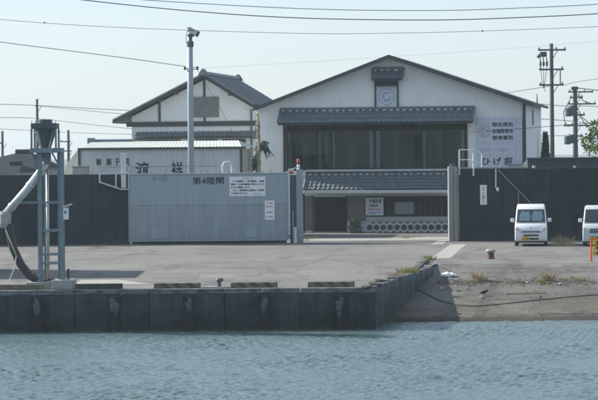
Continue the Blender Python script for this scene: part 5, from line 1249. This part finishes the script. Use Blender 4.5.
# ================================================================== TREES AND WEEDS
# ivy-clad tree at the restaurant's left corner
f = Fr(258, 124.5)
tr_ = frame_thing(f, 'slender_tree', 'slender pale trunked tree with drooping fronds at the restaurant corner', 'tree')
P = lambda px, py, c=0.0: (f.x(px, py, c), c, f.z_(px, py, c))
MB().tube([P(259, 238), P(258.5, 200), P(258.5, 175), P(257.6, 160), P(259.2, 148), P(257.6, 133), P(257.8, 122), P(256.8, 112)], [0.14, 0.13, 0.13, 0.11, 0.11, 0.09, 0.08, 0.05], 10).ob('trunk', 'bark_pale', tr_, smooth=True)
crown = MB(); r = np.random.RandomState(5)
for k in range(12):                        # drooping fronds
    bx, by = 259.5 + r.rand() * 2, 142 + r.rand() * 6
    ex, ey = 264 + r.rand() * 14, 141 + r.rand() * 18; dp_ = r.uniform(-0.5, 0.4)
    if k > 9: ex, ey = 250 + r.rand() * 6, 148 + r.rand() * 10
    a, c = Vector(P(bx, by)), Vector(P(ex, ey, dp_)); m_ = (a + c) / 2 + Vector((0, 0, 0.28))
    for i in range(26):
        t = (i + 2) / 28; q = a * (1 - t) ** 2 + m_ * 2 * t * (1 - t) + c * t * t
        for s_ in (-1, 1):
            d_ = Vector((r.normal() * 0.4, s_ * 0.6 + r.normal() * 0.3, -0.9 + r.normal() * 0.35)).normalized(); l_ = 0.22 * (1.1 - 0.5 * t)
            w_ = d_.cross(Vector(r.normal(size=3))).normalized() * 0.022
            crown.v += [tuple(q - w_), tuple(q + w_), tuple(q + d_ * l_ + w_ * 0.3), tuple(q + d_ * l_ - w_ * 0.3)]; n = len(crown.v); crown.f.append((n - 4, n - 3, n - 2, n - 1))
crown.ob('crown', 'leaf_dark', tr_, raw=True)
leaves(420, P(256, 164, 0.1), (0.24, 0.25, 0.55), 0.07, 9).ob('ivy', 'leaf_dark', tr_, raw=True)
leaves(160, P(257, 128, 0), (0.14, 0.14, 0.9), 0.06, 12).ob('ivy', 'leaf_yellow', tr_, raw=True)
# conifer
f = Fr(545, 135)
cf = frame_thing(f, 'conifer_tree', 'narrow dark conifer between the restaurant and the tall utility pole', 'tree')
MB().tube([(0, 0, 0), (0, 0, f.z_(545, 135))], [0.12, 0.03], 8).ob('trunk', 'bark', cf)
mb = MB(); r = np.random.RandomState(3); zt_ = f.z_(545, 133.5)
for i in range(2200):
    t = r.rand() ** 0.8; z = 0.7 + (zt_ - 0.7) * t; rad = 0.42 * (1 - t) ** 0.7 + 0.03; a = r.rand() * 6.28; q = rad * (0.4 + 0.65 * r.rand())
    p = Vector((q * math.cos(a), q * math.sin(a), z)); d_ = Vector((math.cos(a) * 0.5 + r.normal() * 0.2, math.sin(a) * 0.5 + r.normal() * 0.2, 0.9)).normalized(); w_ = d_.cross(Vector(r.normal(size=3))).normalized() * 0.03
    mb.v += [tuple(p - w_), tuple(p + w_), tuple(p + d_ * 0.22)]; n = len(mb.v); mb.f.append((n - 3, n - 2, n - 1))
mb.ob('crown', 'leaf_conifer', cf, raw=True)
# sunlit broadleaf at the right edge
f = Fr(603, 121)
bt = frame_thing(f, 'leafy_tree', 'yellow green leafy tree leaning in at the right edge', 'tree')
P = lambda px, py, c=0.0: (f.x(px, py, c), c, f.z_(px, py, c))
MB().tube([(0.1, 0, 0), P(604, 175), P(602, 150)], [0.13, 0.1, 0.07], 10).ob('trunk', 'bark', bt, smooth=True)
for i, (a, b, c) in enumerate(((588, 141, -0.3), (594, 127, 0.2), (606, 122, 0.1), (616, 140, -0.2), (600, 140, 0.5))):
    MB().tube([P(602.5, 156), P((602 + a) / 2, (150 + b) / 2, c / 2), P(a, b, c)], [0.05, 0.035, 0.012], 7).ob('limb', 'bark', bt)
mb = MB(); r = np.random.RandomState(8)
cl = [(586, 146, 0.30), (590, 138, 0.34), (592, 129, 0.26), (598, 134, 0.42), (604, 126, 0.36), (612, 132, 0.45), (594, 149, 0.36), (602, 146, 0.45), (615, 147, 0.5), (583.5, 140, 0.16), (594, 123, 0.14), (600, 121, 0.2)]
for px, py, rad in cl:
    c = Vector(P(px, py, r.uniform(-0.5, 0.5)))
    for i in range(int(480 * rad ** 1.5) + 30):
        v = r.normal(size=3); v /= np.linalg.norm(v); p = c + Vector(v) * rad * (0.3 + 0.95 * r.rand())
        a = Vector(r.normal(size=3) + np.array([0, 0, -0.4])).normalized(); b = a.cross(Vector(r.normal(size=3))).normalized(); s_ = 0.075 * (0.7 + 0.7 * r.rand())
        mb.v += [tuple(p - a * s_), tuple(p + b * s_ * 0.5), tuple(p + a * s_), tuple(p - b * s_ * 0.5)]; n = len(mb.v); mb.f.append((n - 4, n - 3, n - 2, n - 1))
mb.ob('crown', 'leaf_yellow', bt, raw=True)

def tuft(p, n, h, spread, m, label, seed, wid=0.006, lean=0.5, name='weed_tuft', cat='weeds', group='weed tufts on the apron'):
    r = np.random.RandomState(seed); mb = MB()
    for i in range(int(n * 1.7)):
        a = r.rand() * 6.28; q = spread * r.rand() ** 0.7; b = Vector((q * math.cos(a), q * math.sin(a) * 0.6, -0.005)); hh_ = h * (0.4 + 0.75 * r.rand())
        t = b + Vector((math.cos(a) * lean * hh_ * r.rand() + r.normal() * 0.05, math.sin(a) * lean * hh_ * r.rand(), hh_)); md = (b + t) / 2 + Vector((0, 0, hh_ * 0.12))
        w_ = Vector((math.cos(a + 1.57), math.sin(a + 1.57) * 0.5, 0)) * wid
        mb.v += [tuple(b - w_), tuple(b + w_), tuple(md + w_ * 0.8), tuple(t), tuple(md - w_ * 0.8)]; k = len(mb.v); mb.f.append((k - 5, k - 4, k - 3, k - 2, k - 1))
    o = mb.ob(name, m, loc=p, raw=True)
    if lean == 0.5 or h < 0.13: o.name = o.data.name = 'ground_weeds'; o['kind'] = 'stuff'; return o
    return tag(o, label, cat, group)
tuft(Rp(480, 281), 170, 0.34, 0.26, 'grass_dry', 'dry straw coloured weed tuft nearest the white plastic bag', 1, lean=0.9)
tuft(Rp(473, 282), 70, 0.16, 0.2, 'grass_dry', 'low dry weed at the left foot of the straw tuft by the bag', 2, lean=0.9)
tuft(Rp(548, 281), 160, 0.36, 0.22, 'grass_dry', 'tall dry weed tuft on the debris line below the white van', 3, lean=0.8)
tuft(Rp(542, 284), 60, 0.2, 0.12, 'grass_yellow', 'yellowish weed stems just in front of the tall dry tuft', 4)
tuft(Rp(578, 281), 110, 0.22, 0.22, 'grass_dry', 'dry weed tuft on the debris line near the barricade', 5, lean=0.9)
tuft(Rp(512, 281.5), 60, 0.12, 0.3, 'grass_dry', 'sparse dry weeds between the two taller straw tufts', 6, lean=0.9)
tuft(G(408, 273.5), 260, 0.24, 0.42, 'grass_yellow', 'yellow green weeds along the top of the slipway wall', 7, lean=0.6)
tuft(G(397, 276.5), 150, 0.17, 0.35, 'grass_dry', 'dry weeds beside the rubble on the quay corner', 8, lean=0.6)
tuft(G(429, 260), 120, 0.2, 0.28, 'grass_yellow', 'weeds at the near end of the pale walkway', 9, lean=0.6)
tuft(G(424, 264), 80, 0.15, 0.28, 'grass_green', 'green weeds along the broken kerb', 10, lean=0.6)
tuft(G(97, 247), 60, 0.1, 0.5, 'grass_yellow', 'low weeds at the foot of the left flood wall', 11)
tuft(G(129, 246.5), 60, 0.12, 0.4, 'grass_yellow', 'low weeds at the bottom left corner of the flood gate', 12)
tuft(G(404, 238.2), 110, 0.14, 1.0, 'grass_yellow', 'low weeds on the pavement below the hexagon tiles', 13)
tuft(G(312, 239), 50, 0.16, 0.4, 'grass_yellow', 'low weeds at the left end of the pavement by the gate post', 14)
tuft(G(562, 245.5), 220, 0.42, 0.5, 'grass_dry', 'dry brown scrub against the wall between the two vans', 15, lean=0.7)
tuft(G(566, 246), 120, 0.22, 0.6, 'grass_dry', 'low dry scrub in front of the wall near the second van', 16, lean=0.9)
tuft(G(560, 245.2), 30, 0.62, 0.12, 'grass_yellow', 'taller yellowing stalks in the scrub between the vans', 17, lean=0.4)

# shoreline debris
r = np.random.RandomState(21); mb = MB()
for i in range(2600):
    px = r.uniform(436, 640); py = 282.8 + r.normal() * (0.8 + 1.2 * abs(math.sin(px * 0.11))) - (px - 436) * 0.008
    p = Rp(px, py); s_ = 0.008 + 0.028 * r.rand() ** 3
    a = r.rand() * 3.14; d1 = Vector((math.cos(a), math.sin(a), 0)) * s_ * (1 + 2.5 * r.rand() ** 3); d2 = Vector((-math.sin(a), math.cos(a), 0)) * s_; up = Vector((0, 0, s_ * (0.5 + 0.6 * r.rand())))
    b = len(mb.v); mb.v += [tuple(p + d1), tuple(p + d2), tuple(p - d1), tuple(p - d2), tuple(p + up)]; mb.f += [(b, b + 1, b + 4), (b + 1, b + 2, b + 4), (b + 2, b + 3, b + 4), (b + 3, b, b + 4)]
for i in range(700):
    px = r.uniform(425, 640); py = r.uniform(276, 319); p = Rp(px, py); s_ = 0.01 + 0.02 * r.rand() ** 2
    b = len(mb.v); mb.v += [tuple(p + Vector((s_, 0, 0))), tuple(p + Vector((0, s_, 0))), tuple(p - Vector((s_, 0, 0))), tuple(p - Vector((0, s_, 0))), tuple(p + Vector((0, 0, s_)))]; mb.f += [(b, b + 1, b + 4), (b + 1, b + 2, b + 4), (b + 2, b + 3, b + 4), (b + 3, b, b + 4)]
for i in range(260):                       # sticks and reeds thrown up with the stones
    px = r.uniform(438, 640); py = 282.8 + r.normal() * 2.0; p = Rp(px, py); a = r.rand() * 3.14; l_ = 0.05 + 0.16 * r.rand() ** 2; w_ = 0.006
    d1 = Vector((math.cos(a) * l_, math.sin(a) * l_, 0.0)); d2 = Vector((-math.sin(a) * w_, math.cos(a) * w_, 0)); up = Vector((0, 0, 0.02 + 0.03 * r.rand()))
    b = len(mb.v); mb.v += [tuple(p - d1 - d2), tuple(p - d1 + d2), tuple(p + d1 + d2 + up), tuple(p + d1 - d2 + up), tuple(p + up * 1.2)]; mb.f += [(b, b + 1, b + 4), (b + 1, b + 2, b + 4), (b + 2, b + 3, b + 4), (b + 3, b, b + 4)]
mb.ob('shoreline_debris', 'debris', kind='stuff', raw=True)
# white plastic bag
p = Rp(448, 276.5)
bm = bmesh.new(); bmesh.ops.create_icosphere(bm, subdivisions=3, radius=1)
r = random.Random(3)
from mathutils import noise as mnoise
for v in bm.verts:
    k = 1 + 0.35 * mnoise.noise(v.co * 2.2) + 0.15 * mnoise.noise(v.co * 6); v.co = Vector((v.co.x * 0.27 * k, v.co.y * 0.2 * k, max(-0.02, v.co.z * (0.085 if v.co.x > 0 else 0.11) * k + 0.06)))
me = bpy.data.meshes.new('plastic_bag'); bm.to_mesh(me); bm.free(); me.materials.append(M['bag_white'])
o = bpy.data.objects.new('plastic_bag', me); COL.objects.link(o); o.location = p; tag(o, 'crumpled white plastic bag lying at the slipway wall end', 'bag')
# dark bird on the ramp
p = Rp(484, 296)
bd = thing('crow', 'black crow standing on the slipway below the straw weeds', 'bird', p, 0.3)
mb = MB(); mb.tube([(-0.20, 0, 0.12), (-0.12, 0, 0.115), (-0.05, 0, 0.13), (0.02, 0, 0.15), (0.07, 0, 0.175), (0.105, 0, 0.19), (0.135, 0, 0.188), (0.18, 0, 0.178)], [0.012, 0.03, 0.055, 0.055, 0.038, 0.033, 0.02, 0.003], 12); mb.ob('body', 'crow_black', bd, smooth=True)
for s_ in (-0.02, 0.02): MB().tube([(0.0, s_, 0.11), (-0.01, s_, 0.06), (0.0, s_, 0.005), (0.035, s_, 0.004)], 0.006, 5).ob('leg', 'crow_black', bd)
# stick and rope
a, b = Rp(505, 294.5), Rp(546, 293.5); c = (a + b) / 2
o = MB().tube([a - c + Vector((0, 0, 0.02)), Vector((0.1, 0.05, 0.02)), b - c + Vector((0, 0, 0.02))], 0.022, 6).ob('bamboo_stick', 'grass_yellow', loc=c); tag(o, 'long yellowish bamboo stick lying across the slipway', 'stick')
pts = [Rp(410, 286), Rp(424, 293.5), Rp(440, 301.5), Rp(455, 305.3), Rp(470, 306.8), Rp(490, 305.8), Rp(515, 303.2), Rp(540, 300.4), Rp(570, 297.4), Rp(600, 295), Rp(640, 292)]
c = pts[4]
o = MB().tube([q - c + Vector((0, 0, 0.025)) for q in pts], 0.017, 7).ob('mooring_rope', 'rope_dark', loc=c, smooth=True); tag(o, 'dark mooring rope lying slack across the slipway', 'rope')
o = MB().tube([Rp(539, 300) + Vector((0, 0, 0.0)) , Rp(539.5, 296) + Vector((0, 0, 0.02))], 0.02, 6).ob('rope_peg', 'rope_dark'); tag(o, 'small dark peg standing by the rope at the slab joint', 'peg')

# ------------------------------------------------------------------ haze
if HAZE > 0:
    hm_ = bpy.data.materials.new('haze'); hm_.use_nodes = True; t = hm_.node_tree; t.nodes.clear()
    out = t.nodes.new('ShaderNodeOutputMaterial'); pv = t.nodes.new('ShaderNodeVolumePrincipled')
    pv.inputs['Color'].default_value = (0.72, 0.90, 1.0, 1); pv.inputs['Density'].default_value = HAZE; pv.inputs['Anisotropy'].default_value = 0.2
    t.links.new(pv.outputs[0], out.inputs['Volume'])
    o = MB().box(-1600, 1600, -450, 1600, -4.6, 16).ob('haze', hm_); o['kind'] = 'stuff'
